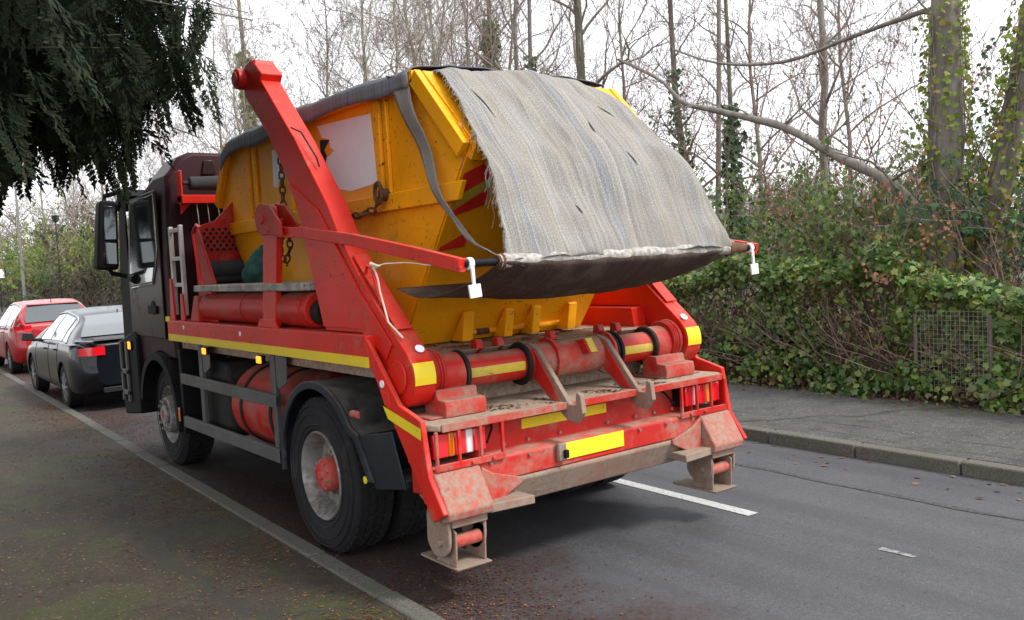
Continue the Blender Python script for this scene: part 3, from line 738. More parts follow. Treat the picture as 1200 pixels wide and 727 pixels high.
for i in range(5):
    y0 = 2.9-.45*i; hz.tube([(.15+.03*i, y0, 1.24), (.2, y0-.1, 1.17+.02*i), (.25, y0-.25, 1.19), (.3, y0-.4, 1.25)], .014, 6)
P('hose', hz, m_black, bevel=0, each=True)
for yy in (2.18, .93):
    h = P('marker_lamp', MB().box(-.0, .03, yy-.045, yy+.045, 1.20, 1.262), m_black)
    obj('lens', MB().box(-.018, -.0005, yy-.035, yy+.035, 1.205, 1.258), m_amberlit, h, .006)
P('side_reflector', MB().box(-.008, .0, 3.02, 3.06, .53, .66), m_amberlens, bevel=.002)
# --- rear mudguards
def mudguard():
    m = MB(); n = 26; ro, th = .60, .03
    a0, a1 = R(178), R(-8)
    pts = []
    for i in range(n+1):
        a = a0+(a1-a0)*i/n; pts.append((WY-math.cos(a)*-ro*1.02-.0, .535+math.sin(a)*ro))
    # path in (y,z): starts at the front (y +), over the top, down to the back as a flat flap
    path = [(WY+.61*math.cos(R(a)), .545+.60*math.sin(R(a))) for a in range(-8, 150, 8)]+[(WY-.60, .86), (WY-.72, .69), (WY-.78, .60)]
    xs = [(-.012, 0.), (.66, 0.)]
    inner = [(y*.95+.0, .545+(z-.545)*.95) for y, z in path]
    poly = path + inner[::-1]
    m.prism(poly, 'x', .01, .66)
    lip = path + [(y*.91, .545+(z-.545)*.91) for y, z in path][::-1]
    m.prism(lip, 'x', -.018, .0095)
    return m
mg, _ = both('mudguard', mudguard(), m_mguard, bevel=.006)
obj('mudflap', MB().prism([(-.70, .64), (-1.10, .66), (-1.12, .62), (-.80, .575), (-.62, .60)], 'x', .02, .66).prism([(-.60, .86), (-1.0, .93), (-1.13, .62), (-.77, .56)], 'x', .0, .012), m_mguard, mg, .004)
obj('clamp', MB().cyl((-.035, -.60, 1.0), (-.035, -.70, 1.0), .022), m_redmid, mg, .004); obj('bracket', MB().box(-.04, .0, -.735, -.705, .95, 1.04), m_dark, mg, .004)
obj('reflector', MB().cyl((-.003, -.66, .60), (-.010, -.66, .60), .022, n=16), m_plate, mg)
# --- front mudguard / cab
def fgu():
    c = (FY, .50); m = MB()
    path = [(c[0]+.66*math.cos(R(a)), c[1]+.64*math.sin(R(a))) for a in range(0, 181, 10)]
    path = [(FY+.64, .62)]+path[1:-1]+[(FY-.66, .55), (FY-.66, .42)]
    inner = [(c[0]+(y-c[0])*.88, c[1]+(z-c[1])*.88) for y, z in path]
    m.prism(path+inner[::-1], 'x', -.01, .60)
    return m
both('front_mudguard', fgu(), m_black, bevel=.01)
P('battery_box', MB().box(.02, .5, 2.96, 3.04, .42, 1.2), m_black)
cab = MB()
zr, zf = 3.06, 2.78
def ring(y, zt, x0, zb, ch_=.19, tb=.05):
    L_ = [(x0+.01, zb), (x0, zb+.3), (x0, 2.0), (x0+tb*.6, zt-ch_-.04), (x0+tb+.02, zt-ch_), (x0+tb+ch_*.55, zt-ch_*.3), (x0+tb+ch_+.03, zt)]
    return [(x, y, z) for x, z in L_]+[(2.5-x, y, z) for x, z in reversed(L_)]
rings = [ring(3.235, zr-.03, .085, 1.12), ring(3.27, zr, .055, 1.10), ring(3.62, zr, .05, 1.10), ring(4.05, 2.97, .05, 1.10), ring(4.45, 2.82, .05, 1.0), ring(4.72, 2.72, .07, .9, .12), ring(4.92, 2.35, .12, .62, .1), ring(5.02, 1.7, .13, .5, .1, .02), ring(5.05, 1.4, .13, .45, .1, .02)]
for i in range(7, 9):   # front face rings must keep their order of heights
    rings[i] = [(x, y, min(z, 2.0-(i-7)*.5)) if k in (2, 11) else (x, y, z) for k, (x, y, z) in enumerate(rings[i])]
nr = len(rings[0])
for rg in rings: cab.v += rg
for i in range(len(rings)-1):
    for j in range(nr): cab.f.append((i*nr+j, i*nr+(j+1) % nr, (i+1)*nr+(j+1) % nr, (i+1)*nr+j))
cab.f += [tuple(range(nr)), tuple(range(len(rings)*nr-1, (len(rings)-1)*nr-1, -1))]
# cut the wheel arch out of the cab body
cb = P('cab', cab, m_cab, bevel=.012)
def boolean_cut(o, mb):
    me = bpy.data.meshes.new('cut'); me.from_pydata((np.array(mb.v)-np.array(world_org(o.parent) if o.parent else o.location)).tolist(), [], mb.f); finish(me, 0)
    c = bpy.data.objects.new('cutter', me); COL.objects.link(c)
    if o.parent: c.location = world_org(o.parent)
    else: c.location = o.location
    md = o.modifiers.new('b', 'BOOLEAN'); md.object = c; md.operation = 'DIFFERENCE'; md.solver = 'EXACT'
    bpy.context.view_layer.update()
    for m_ in o.modifiers:
        if m_.type != 'BOOLEAN': m_.show_viewport = False
    dg = bpy.context.evaluated_depsgraph_get()
    new = bpy.data.meshes.new_from_object(o.evaluated_get(dg)); mt = o.data.materials[0]
    o.modifiers.remove(md)
    for m_ in o.modifiers: m_.show_viewport = True
    new.materials.clear(); new.materials.append(mt); o.data = new
    new.polygons.foreach_set('use_smooth', [True]*len(new.polygons)); new.set_sharp_from_angle(angle=R(35))
    bpy.data.objects.remove(c)
boolean_cut(cb, MB().cyl((-.5, FY, .52), (3, FY, .52), .63, n=48))
dr = MB().prism([(3.42, 1.28), (3.42, 2.72), (4.40, 2.70), (4.62, 1.95), (4.66, 1.28)], 'x', .030, .0475)
door = obj('door', dr, m_cabdoor, cb, .008)
obj('window', MB().prism([(3.50, 2.16), (3.50, 2.68), (4.34, 2.66), (4.52, 1.93), (4.50, 1.80), (3.72, 1.84)], 'x', .022, .0295), m_glass, door, .003)
obj('window_trim', MB().tube([(.026, 3.47, 2.70), (.026, 3.47, 2.16), (.026, 3.56, 1.98), (.026, 3.70, 1.82), (.026, 4.5, 1.78)], .009, 8), m_chrome, door)
obj('handle', MB().box(.010, .029, 3.62, 3.90, 1.52, 1.60).cyl((.029, 3.76, 1.58), (.022, 3.76, 1.58), .07), m_black, door, .01)
obj('side_marker', MB().box(.035, .053, 3.27, 3.40, 1.45, 1.50), m_tape, cb, .003)
rp = MB()
for x0, x1 in ((.42, .56), (.66, .72)):
    rp.prism([(x0, 2.84), (x0+.03, 2.98), (x1-.01, 2.99), (x1, 2.84)], 'y', 3.212, 3.2335)
obj('roof_recess', rp, m_cabdoor, cb, .01, each=True)
rb = MB()
for x in np.arange(.30, 2.3, .16): rb.box(x, x+.03, 3.21, 3.234, 1.4, 2.60)
obj('rear_rib', rb, m_cab, cb, .004, each=True)
obj('windscreen', MB().add([(.16, 4.995, 1.75), (2.34, 4.995, 1.75), (2.30, 4.80, 2.62), (.20, 4.80, 2.62)], [(0, 1, 2, 3)]).add([(.16, 5.03, 1.75), (2.34, 5.03, 1.75), (2.30, 4.86, 2.62), (.20, 4.86, 2.62)], [(0, 1, 2, 3)]), m_glass, cb)
obj('sun_visor', MB().prism([(4.60, 2.76), (4.95, 2.62), (5.02, 2.66), (4.70, 2.84)], 'x', .02, 2.48), m_black, cb, .01)
obj('air_deflector', MB().prism([(4.62, 1.0), (4.62, 2.70), (4.86, 2.62), (5.02, 1.9), (5.06, 1.0)], 'x', .035, .055), m_black, cb, .008)
both('bumper_corner', MB().prism([(4.42, .45), (4.42, 1.25), (4.55, 1.32), (5.12, 1.20), (5.14, .60), (5.08, .38)], 'x', .0, .4), m_black, bevel=.02)
P('front_bumper', MB().box(.4, 2.1, 4.7, 5.14, .38, 1.1), m_black, bevel=.03)
h = P('step_frame', MB().box(-.03, -.002, 4.74, 4.80, .55, 1.2).box(-.03, -.002, 4.98, 5.04, .55, 1.2).box(-.03, -.002, 4.74, 5.04, .85, .90).box(-.03, -.002, 4.74, 5.04, .62, .67), m_guard)
h = P('marker_lamp', MB().box(-.018, -.001, 4.56, 4.68, 1.12, 1.22), m_black)
obj('lens', MB().box(-.03, -.0185, 4.58, 4.66, 1.13, 1.21), m_amberlit, h, .004)
# --- mirrors
def cab_mirror(mirror):
    fx = lambda mb: mb.mirror() if mirror else mb
    hs = P('wing_mirror', fx(MB().prism([(-.30, 2.02), (-.27, 1.99), (-.10, 1.98), (-.085, 2.02), (-.055, 2.66), (-.08, 2.70), (-.21, 2.71), (-.235, 2.67)], 'y', 4.50, 4.68)), m_black, bevel=.02)
    obj('mirror_glass', fx(MB().prism([(-.21, 2.30), (-.095, 2.30), (-.082, 2.64), (-.19, 2.65)], 'y', 4.492, 4.4985)), m_mirror, hs, .002)
    obj('mirror_glass', fx(MB().prism([(-.235, 2.05), (-.105, 2.04), (-.097, 2.26), (-.215, 2.27)], 'y', 4.492, 4.4985)), m_mirror, hs, .002)
    obj('mirror_arm', fx(MB().tube([(-.16, 4.60, 2.69), (-.15, 4.62, 2.76), (.0, 4.50, 2.80), (.07, 4.30, 2.82)], .026, 8).tube([(-.16, 4.60, 2.0), (-.14, 4.60, 1.95), (.03, 4.56, 1.90), (.07, 4.4, 1.90)], .024, 8).tube([(.02, 4.40, 2.78), (-.03, 4.15, 2.74)], [.05, .03], 10).tube([(.02, 4.62, 1.90), (.02, 4.3, 1.87)], [.03, .05], 10)), m_black, hs, each=True)
cab_mirror(False); cab_mirror(True)
P('roof_lamp', MB().box(.3, .42, 4.50, 4.60, 2.83, 2.95), m_black, bevel=.015)
# --- area behind the cab
P('roller_bracket', MB().box(.155, .175, 3.02, 3.16, 2.56, 2.86).box(.155, 2.35, 3.00, 3.14, 2.55, 2.63).box(2.325, 2.345, 3.02, 3.16, 2.56, 2.86).prism([(.155, 2.6), (.30, 2.6), (.155, 2.45)], 'y', 3.06, 3.08), m_red)
P('sheet_roller', MB().cyl((.19, 3.06, 2.745), (2.32, 3.06, 2.745), .02).tube([(.25, 3.06, 2.74), (.5, 3.06, 2.745), (1.0, 3.05, 2.75), (1.6, 3.06, 2.74), (2.2, 3.06, 2.745)], [.062, .07, .066, .07, .064], 20), m_mat_roll, bevel=0)
lad = MB()
for yy in (2.80, 3.10): lad.box(.04, .075, yy-.022, yy+.022, 1.52, 2.34)
for zz in (1.80, 2.04, 2.30): lad.box(.042, .07, 2.82, 3.08, zz-.018, zz+.018)
P('access_ladder', lad, m_alu, bevel=.004)
P('ladder_bracket', MB().prism([(2.74, 1.47), (2.86, 1.47), (2.83, 1.72), (2.77, 1.72)], 'x', .02, .038).prism([(3.04, 1.47), (3.18, 1.47), (3.13, 1.86), (3.07, 1.86)], 'x', .02, .038), m_red)
P('grab_handle', MB().tube([(.06, 2.05, 1.72), (.05, 2.20, 1.74), (.05, 2.32, 1.85), (.05, 2.40, 2.15), (.05, 2.42, 2.25), (.06, 2.34, 2.31), (.06, 2.25, 2.28)], .015, 10), m_red, bevel=0)
hb = MB().prism([(.12, 1.34), (.10, 2.30), (.30, 2.36), (.52, 2.58), (1.98, 2.58), (2.2, 2.36), (2.4, 2.30), (2.38, 1.34)], 'y', 2.56, 2.59)
hb.prism([(2.56, 1.47), (2.56, 2.30), (2.50, 2.30), (2.12, 1.79), (2.12, 1.47)], 'x', .11, .13)
head = P('headboard', hb, m_redmid)
dm = MB()  # dark diamonds on the board paint the shade in the mesh openings
for i in range(7):
    for j in range(6):
        x, z = .19+i*.056+(j % 2)*.028, 2.10+j*.036
        dm.prism([(x-.019, z), (x, z-.019), (x+.019, z), (x, z+.019)], 'y', 2.553, 2.5595)
obj('mesh_hole_shade', dm, m_dark, head, 0, each=True)
cbl = MB()
for i in range(5): x = .3+.1*i; cbl.tube([(x, 3.05, 2.6), (x+.01, 3.0, 2.1), (x+.05, 2.85, 1.6)], .004, 5)
P('hanging_cable', cbl, m_rope, bevel=0, each=True)

# ================================================================== SKIP
def skip():
    s = empty('skip', (1.25, .8, 1.335), 'yellow high sided skip with rusty chips and two white patches, loaded on the lorry deck', 'skip')
    X0, X1, T = .47, 2.03, .012
    zb, zm, zt = 1.342, 2.56, 3.03
    # y at: base rear, widest rear, top rear ; base front, widest front, top front
    br, wr, tr_, bf, wf, tf = -.35, -1.26, -.78, 1.88, 2.90, 2.55
    prof = [(br, zb), (wr, zm), (tr_, zt), (tf, zt), (wf, zm), (bf, zb)]
    sw = obj('side_wall', MB().prism(prof, 'x', X0, X0+T), m_yel, s)
    obj('side_wall', MB().prism(prof, 'x', X1-T, X1), m_yel, s)
    obj('floor', MB().box(X0+T, X1-T, br, bf, zb, zb+.012), m_yel, s)
    def panel(a, b, nm, xa=X0+T, xb=X1-T, th=.012):
        (ya, za), (yb, zb_) = a, b
        d = Vector((0, yb-ya, zb_-za)).normalized(); n = Vector((0, -d.z, d.y))*th
        return obj(nm, MB().add([(x, yy, zz) for x in (xa, xb) for yy, zz in ((ya, za), (yb, zb_), (yb+n.y, zb_+n.z), (ya+n.y, za+n.z))], [(0,1,2,3),(7,6,5,4),(0,4,5,1),(1,5,6,2),(2,6,7,3),(3,7,4,0)]), m_yel, s, .003)
    ep = panel((br, zb), (wr, zm), 'end_panel')
    panel((wf, zm), (bf, zb), 'end_panel'); panel((tf, zt), (wf, zm), 'end_panel')
    panel((wr, zm), (tr_, zt), 'end_panel')
    # flanges along the hexagonal edge, on the outside of each side wall
    for xa, xb, xi in ((X0-.05, X0-.001, X0), (X1+.001, X1+.05, X1)):
        fl = MB()
        def band(p, q, wd, nsign=1):
            p = Vector((0, *p)); q = Vector((0, *q)); d = (q-p).normalized(); n = Vector((0, -d.z, d.y))*wd*nsign
            fl.add([(x, *v[1:]) for x in (xa, xb) for v in (p, q, q+n, p+n)], [(0,1,2,3),(7,6,5,4),(0,4,5,1),(1,5,6,2),(2,6,7,3),(3,7,4,0)])
        band((wr-.012, zm-.02), (tr_-.012, zt+.01), .10, -1); band((tr_+.02, zt+.012), (tf-.02, zt+.012), .075, -1)
        band((tf+.012, zt+.01), (wf+.012, zm-.02), .09, -1)
        obj('edge_flange', fl, m_yel, s, .004)
        rl = MB().prism([(wr+.10, 2.225), (wr+.04, 2.335), (wf-.04, 2.335), (wf-.12, 2.225)], 'x', xa+.012, xb)
        obj('side_rail', rl, m_yel, s, .006)
        rb = MB()
        for yy, hw_ in ((-.25, .035), (-.37, .012), (1.20, .03), (1.93, .03), (2.05, .012)): rb.box(xa+.02, xb, yy-hw_, yy+hw_, 2.337, 2.95)
        obj('side_rib', rb, m_yel, s, .008, each=True)
        for yy in (-.34, 1.50):
            lu = MB().cyl((xa-.03, yy, 2.33), (xb, yy, 2.33), .04, n=20); lu.torus((xa-.045, yy, 2.34), .045, .014, Matrix(((0, 0, 1), (1, 0, 0), (0, 1, 0))), 16, 8, 1.35)
            obj('lifting_lug', lu, m_rust, s, .004)
    # rear upper flange strips (rear-facing edge frame)
    ef = MB()
    d = Vector((0, wr-br, zm-zb)).normalized(); nn = Vector((0, -d.z, d.y))
    if nn.y > 0: nn = -nn
    for t0, xa, xb in ((.93, X0+.02, X1-.02),):
        p = Vector((0, br, zb)).lerp(Vector((0, wr, zm)), t0); q = Vector((0, wr, zm))
        ef.add([(x, v.y, v.z) for x in (xa, xb) for v in (p, q, q+nn*.05, p+nn*.05)], [(0,1,2,3),(7,6,5,4),(0,4,5,1),(1,5,6,2),(2,6,7,3),(3,7,4,0)])
    obj('end_rim', ef, m_yel, s, .005)
    # hazard chevrons on the end panel
    def ch_poly(pts, mt, off=.004):
        a = Vector((0, br, zb)); b = Vector((0, wr, zm))
        vs = [(X0+T+u, *(a.lerp(b, v)+nn*(off+.013))[1:]) for u, v in pts]
        obj('hazard_stripe', MB().add(vs, [tuple(range(len(vs)))]), mt, ep, 0, 0)
    ch_poly([(.02, .66), (.24, .72), (.24, .80), (.02, .69)], m_hazred); ch_poly([(.02, .76), (.30, .88), (.30, .97), (.12, .90), (.02, .86)], m_hazred)
    ch_poly([(.02, .50), (.20, .52), (.20, .60), (.02, .52)], m_hazred); ch_poly([(.02, .695), (.24, .805), (.24, .86), (.02, .755)], m_tapeold, .003)
    # lugs and rod at the base
    lg = MB()
    for x, wdt in ((.88, .085), (1.22, .07), (1.46, .07), (1.79, .075)):
        lg.prism([(br-.01, zb+.005), (br-.045, zb+.01), (br-.175, zb+.175), (br-.195, zb+.20), (br-.21, zb+.185), (br-.17, zb+.0), (br-.05, zb-.0)], 'x', x-wdt/2, x+wdt/2)
    obj('base_lug', lg, m_yel, s, .004, each=True)
    obj('base_rod', MB().cyl((.85, br-.06, zb+.045), (1.85, br-.06, zb+.045), .02), m_yel, s)
    obj('rust_patch', MB().cyl((1.02, br-.06, zb+.045), (1.13, br-.06, zb+.045), .0215), m_rust, s)
    # white patches
    wp = [(-.13, 2.885), (-.17, 2.44), (-.10, 2.42), (.22, 2.405), (.42, 2.44), (.62, 2.60), (.62, 2.68), (.50, 2.69), (.44, 2.715), (.50, 2.75), (.50, 2.80), (.62, 2.83), (.69, 2.925)]
    obj('white_patch', MB().prism(wp, 'x', X0-.004, X0-.001), m_white, s)
    wp = [(1.30, 2.85), (1.32, 2.62), (1.48, 2.60), (1.50, 2.55), (1.58, 2.57), (1.57, 2.86)]
    obj('white_patch', MB().prism(wp, 'x', X0-.004, X0-.001), m_white, s)
    bt = MB().prism([(.50, 2.80), (.66, 2.82), (.66, 2.60), (.60, 2.58), (.56, 2.69), (.60, 2.74)], 'x', X0-.004, X0-.0015)
    obj('dark_scrape', bt, m_dark, s)
    return s
skip()

# ================================================================== CLOTH
def lerp(a, b, t_): return a+(b-a)*t_
def path_eval(pts, t_):
    k = len(pts)-1; f = min(max(t_*k, 0), k-1e-6); i = int(f); u = f-i
    p0 = np.array(pts[max(i-1, 0)]); p1 = np.array(pts[i]); p2 = np.array(pts[i+1]); p3 = np.array(pts[min(i+2, k)])
    return .5*((2*p1)+(-p0+p2)*u+(2*p0-5*p1+4*p2-p3)*u*u+(-p0+3*p1-3*p2+p3)*u**3)
from mathutils import noise as mn
def wrinkle(x, v, a): return a*(mn.noise(Vector((x*2.3, v*1.6, 1.7)))+.5*mn.noise(Vector((x*6.5, v*2.6, 4.2)))+.22*mn.noise(Vector((x*17, v*5, 9.2))))
def cloth_obj(name, nu, nv, fn, mat, parent=None, thick=.006, label=None, fray=0.):
    me = bpy.data.meshes.new(name); vs = []; uvs = []
    for j in range(nv):
        for i in range(nu):
            u, v = i/(nu-1), j/(nv-1); p, uv = fn(u, v); vs.append(p); uvs.append(uv)
    vs = np.array(vs, dtype=float)
    if parent is None: org = np.array([vs[:, 0].mean(), vs[:, 1].mean(), vs[:, 2].min()])
    else: org = np.array(world_org(parent))
    fs = [(j*nu+i, j*nu+i+1, (j+1)*nu+i+1, (j+1)*nu+i) for j in range(nv-1) for i in range(nu-1)]
    me.from_pydata((vs-org).tolist(), [], fs)
    ul = me.uv_layers.new(name='UVMap')
    for lp in me.loops: ul.data[lp.index].uv = uvs[lp.vertex_index]
    me.polygons.foreach_set('use_smooth', [True]*len(me.polygons))
    o = link(name, me, mat, parent, Vector(org) if parent is None else None)
    sm = o.modifiers.new('solid', 'SOLIDIFY'); sm.thickness = thick; sm.offset = 0
    return o
# main rear fall: from the skip top over the roller bar
CP = [(-.45, 3.045), (-.80, 3.058), (-1.07, 2.88), (-1.295, 2.62), (-1.47, 2.40), (-1.60, 2.14), (-1.70, 1.90), (-1.718, 1.862)]
def cf_main(u, v):
    yz = path_eval(CP, v)
    xl = lerp(.60, .50, min(1, v*3)) if v < .33 else lerp(.50, .325, (v-.33)/.67)
    xl += .012*mn.noise(Vector((v*30, 2, 3)))
    xr = float(np.interp(v, [0, .22, .36, .55, .75, 1], [1.80, 1.80, 1.92, 2.05, 2.08, 2.16]))
    x = lerp(xl, xr, u); mid = math.sin(math.pi*u)
    top = math.exp(-((v-.12)/.22)**2)
    belly = -math.exp(-((v-.55)/.25)**2)*.05*mid
    w_ = wrinkle(x, v*2.6, .05)+.05*math.exp(-((u-.62)/.16)**2-((v-.5)/.16)**2)-.03*math.exp(-((u-.75)/.1)**2-((v-.62)/.14)**2)*min(1, v*5+.4)*min(1, (1-v)*9)
    right_bulge = math.exp(-((u-.93)/.12)**2)*math.exp(-((v-.62)/.2)**2)*.10
    return (x+right_bulge*.4, yz[0]-w_*.8+belly*.0-right_bulge*.6+.0, yz[1]+w_*.7+top*.025*mid+.0*belly-(.035*(1-mid)*top)), (x+.004*wrinkle(x, v*2, 1.), v*1.9)
cl = cloth_obj('net_cover', 110, 90, cf_main, m_cloth)
tag(cl, 'frayed grey striped woven net sheet draped over the yellow skip and its rear roller bar', 'tarpaulin')
# under side: from the bar back under to the skip end panel, sagging
UP_ = [(-1.718, 1.862), (-1.715, 1.83), (-1.55, 1.735), (-1.30, 1.665), (-1.05, 1.665), (-.82, 1.735)]
def cf_under(u, v):
    yz = path_eval(UP_, v); xl = lerp(.325, .20, min(1, v*1.3)); xr = lerp(2.16, 2.02, v)
    x = lerp(xl, xr, u); sag = math.sin(math.pi*v)*(-.03*math.sin(math.pi*u)+ .04*(abs(u-.5)*2)**3)
    return (x, yz[0], yz[1]+sag+wrinkle(x, v+7, .02)*math.sin(math.pi*v)), (x, v)
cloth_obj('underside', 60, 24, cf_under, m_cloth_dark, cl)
# hem roll around the bar
hm = MB(); pts = [(lerp(.31, 2.20, i/40), -1.692+.004*math.sin(i*1.3), 1.862+.004*math.sin(i*.9)) for i in range(41)]
hm.tube(pts, [.0385+.004*mn.noise(Vector((i*.7, 0, 0))) for i in range(41)], 12)
obj('hem', hm, plain('hem_cloth', (.33, .31, .28), .95, var=.5, scale=45), cl)
for u_, v_, L_, sk in ((.10, .27, .11, .05), (.60, .40, .05, -.02), (.68, .52, .06, .01), (.33, .7, .04, .01), (.82, .3, .05, .02)):  # dark slivers laid on the cloth, painting the shade inside small tears
    g = MB(); n_ = 6; vs = []
    for i in range(n_+1):
        f = i/n_; p, _u = cf_main(u_+sk*f, v_+L_*f); p = Vector(p)+Vector((-.1, -.7, .6)).normalized()*.007; wd_ = .006*math.sin(math.pi*f)+.0008; vs += [p-Vector((wd_, 0, 0)), p+Vector((wd_, 0, 0))]
    g.add(vs, [(2*i, 2*i+1, 2*i+3, 2*i+2) for i in range(n_)]); obj('tear_shade', g, m_dark, cl)
obj('hem_end', MB().tube([(2.13, -1.69, 1.862), (2.22, -1.69, 1.866), (2.30, -1.69, 1.864)], [.05, .038, .03], 12).tube([(.335, -1.69, 1.862), (.30, -1.69, 1.862)], [.045, .034], 12), m_rust, cl, each=True)
# right hand end gathered onto the bar
def cf_flare(u, v):
    a = np.array([2.02, -1.52, 2.06]); b = np.array([2.13, -1.70, 1.87]); c_ = np.array([2.28, -1.69, 1.88])
    p = a*(1-v)+(b*(1-u)+c_*u)*v; p = p+np.array([0, 0, -.03*math.sin(math.pi*u)*v]); return tuple(p), (p[0], v)
cloth_obj('corner_fold', 10, 10, cf_flare, m_cloth, cl)
# forward top part, hanging over the left side edge
def cf_top(u, v):
    y_ = lerp(-.74, 2.62, v); zc = 3.06+.035*math.sin(math.pi*v)+wrinkle(u*2, v*5, .02)
    w_tot = 1.56+.12*2; s_ = u*w_tot-.12; s_ = min(s_, 1.50); drop = .10+.05*mn.noise(Vector((v*5, 3, 1)))+.04*v
    if s_ < 0: x, z = .405-.004, zc-.02-(-s_/.12)*drop
    elif s_ > 1.56: x, z = 2.095, zc-.02-((s_-1.56)/.12)*drop
    else:
        x = .41+s_/1.56*1.68; z = zc+.05*math.sin(math.pi*s_/1.56)*(1-.0*v)
    if v > .93: z -= (v-.93)*1.2
    return (x, y_, z), (x, v*3)
cloth_obj('front_cover', 50, 60, cf_top, m_cloth_blue, cl)
# loose edge strip hanging down the side
SP = [(.40, -.60, 3.03), (.395, -.68, 2.90), (.385, -.84, 2.66), (.375, -.98, 2.42), (.36, -1.13, 2.20), (.335, -1.36, 2.03), (.33, -1.58, 1.92), (.34, -1.69, 1.885)]
def cf_strip(u, v):
    p = path_eval(SP, v); wd = lerp(.24, .085, min(1, v*1.9))*(1+.10*mn.noise(Vector((v*40, u*9, 1)))); return (p[0]+.012*math.sin(v*22), p[1]+(u-.5)*wd*1.0, p[2]+(u-.5)*wd*.25+.01*mn.noise(Vector((v*20, u*3, 0)))), (u*.25, v*1.5)
cloth_obj('loose_strip', 8, 60, cf_strip, m_cloth, cl)
# frayed threads along the left edge
th = MB()
for i in range(260):
    v = random.uniform(.12, .97); p, _uv = cf_main(0, v); L_ = random.uniform(.006, .03)
    q = Vector(p)+Vector((-L_*random.uniform(.3, 1), random.uniform(-.02, .01), -L_*random.uniform(.2, 1.2))); th.tube([p, (Vector(p)+q)/2+Vector((0, 0, .004)), q], .0012, 3, False)
for i in range(7):
    v = random.uniform(.35, .8); p, _uv = cf_main(0, v); p = Vector(p); L_ = random.uniform(.12, .32)
    th.tube([p, p+Vector((-.03, 0, -L_*.3)), p+Vector((-.01, .01, -L_*.7)), p+Vector((-.04, 0, -L_))], .002, 3, False)
tag(obj('frayed_thread', th, m_cloth, cl), kind='stuff')

# ================================================================== chains, rope, odds and ends
def chain(name, pts, R_, r_, label):
    m = MB(); pts = [Vector(p) for p in pts]; d_tot = sum((b-a).length for a, b in zip(pts, pts[1:])); pitch_ = R_*2*1.5-.2*R_
    seg = []; 
    for a, b in zip(pts, pts[1:]):
        n = max(1, int((b-a).length/(R_*2.35)))
        for k in range(n): seg.append((a.lerp(b, (k+.5)/n), (b-a).normalized()))
    for i, (c, d) in enumerate(seg):
        x = d.orthogonal().normalized(); 
        if i % 2: x = d.cross(x)
        z = x.cross(d); T = Matrix((x, d, z)).transposed()
        m.torus(c, R_, r_, T, 12, 6, 1.55)
    return tag(obj(name, m, m_rust), label, 'chain')
chain('chain', [(.36, 1.16, 3.02), (.37, 1.17, 2.7), (.38, 1.2, 2.42), (.37, 1.19, 2.25), (.33, 1.22, 2.0), (.345, 1.14, 1.94), (.36, 1.08, 2.05), (.34, 1.04, 2.22)], .022, .0075, 'rusty chain hanging vertically beside the left lifting arm and looping at the post')
chain('chain', [(.385, -.34, 2.33), (.37, -.30, 2.24), (.33, -.16, 2.215), (.30, -.02, 2.20), (.28, .2, 2.19)], .022, .008, 'short rusty chain slung from the yellow skip\'s side lug to the lifting arm')
rope = MB().tube([(.09, -1.045, 1.46), (.055, -.95, 1.55), (.085, -.82, 1.72), (.09, -.79, 1.80), (.08, -.765, 1.87)], .006, 6)
rope.tube([(.08, -.765, 1.87), (.14, -.80, 1.885), (.22, -.9, 1.885), (.33, -1.0, 1.86)], .004, 5); rope.tube([(.075, -.74, 1.89), (.10, -.80, 1.87), (.085, -.75, 1.86)], .012, 6)
tag(obj('rope', rope, m_rope), 'thin pale rope knotted to the handle of the left lifting arm', 'rope')
bag = MB().lathe([(0, .02), (.0, .15), (.08, .20), (.18, .17), (.25, .11), (.29, .03)], (.42, 1.75, 1.79), 16, 'z')
bo = obj('canvas_bag', bag, m_green, smooth=60); dm_ = bo.modifiers.new('s', 'SUBSURF'); dm_.levels = 2; dm_.render_levels = 2
tx = bpy.data.textures.new('bagnoise', 'CLOUDS'); tx.noise_scale = .12
dp = bo.modifiers.new('d', 'DISPLACE'); dp.texture = tx; dp.strength = .12; dp.mid_level = .5
tag(bo, 'crumpled dark green canvas bag stowed behind the cab beside the skip', 'bag')
tag(obj('rolled_mat', MB().tube([(.16, 2.44, 1.86+.06), (.95, 2.44, 1.93)], .075, 20).tube([(.16, 2.44, 1.84), (.9, 2.44, 1.835)], .04, 16), m_mat_roll), 'dark rolled rubber mat lying in front of the red headboard', 'mat')

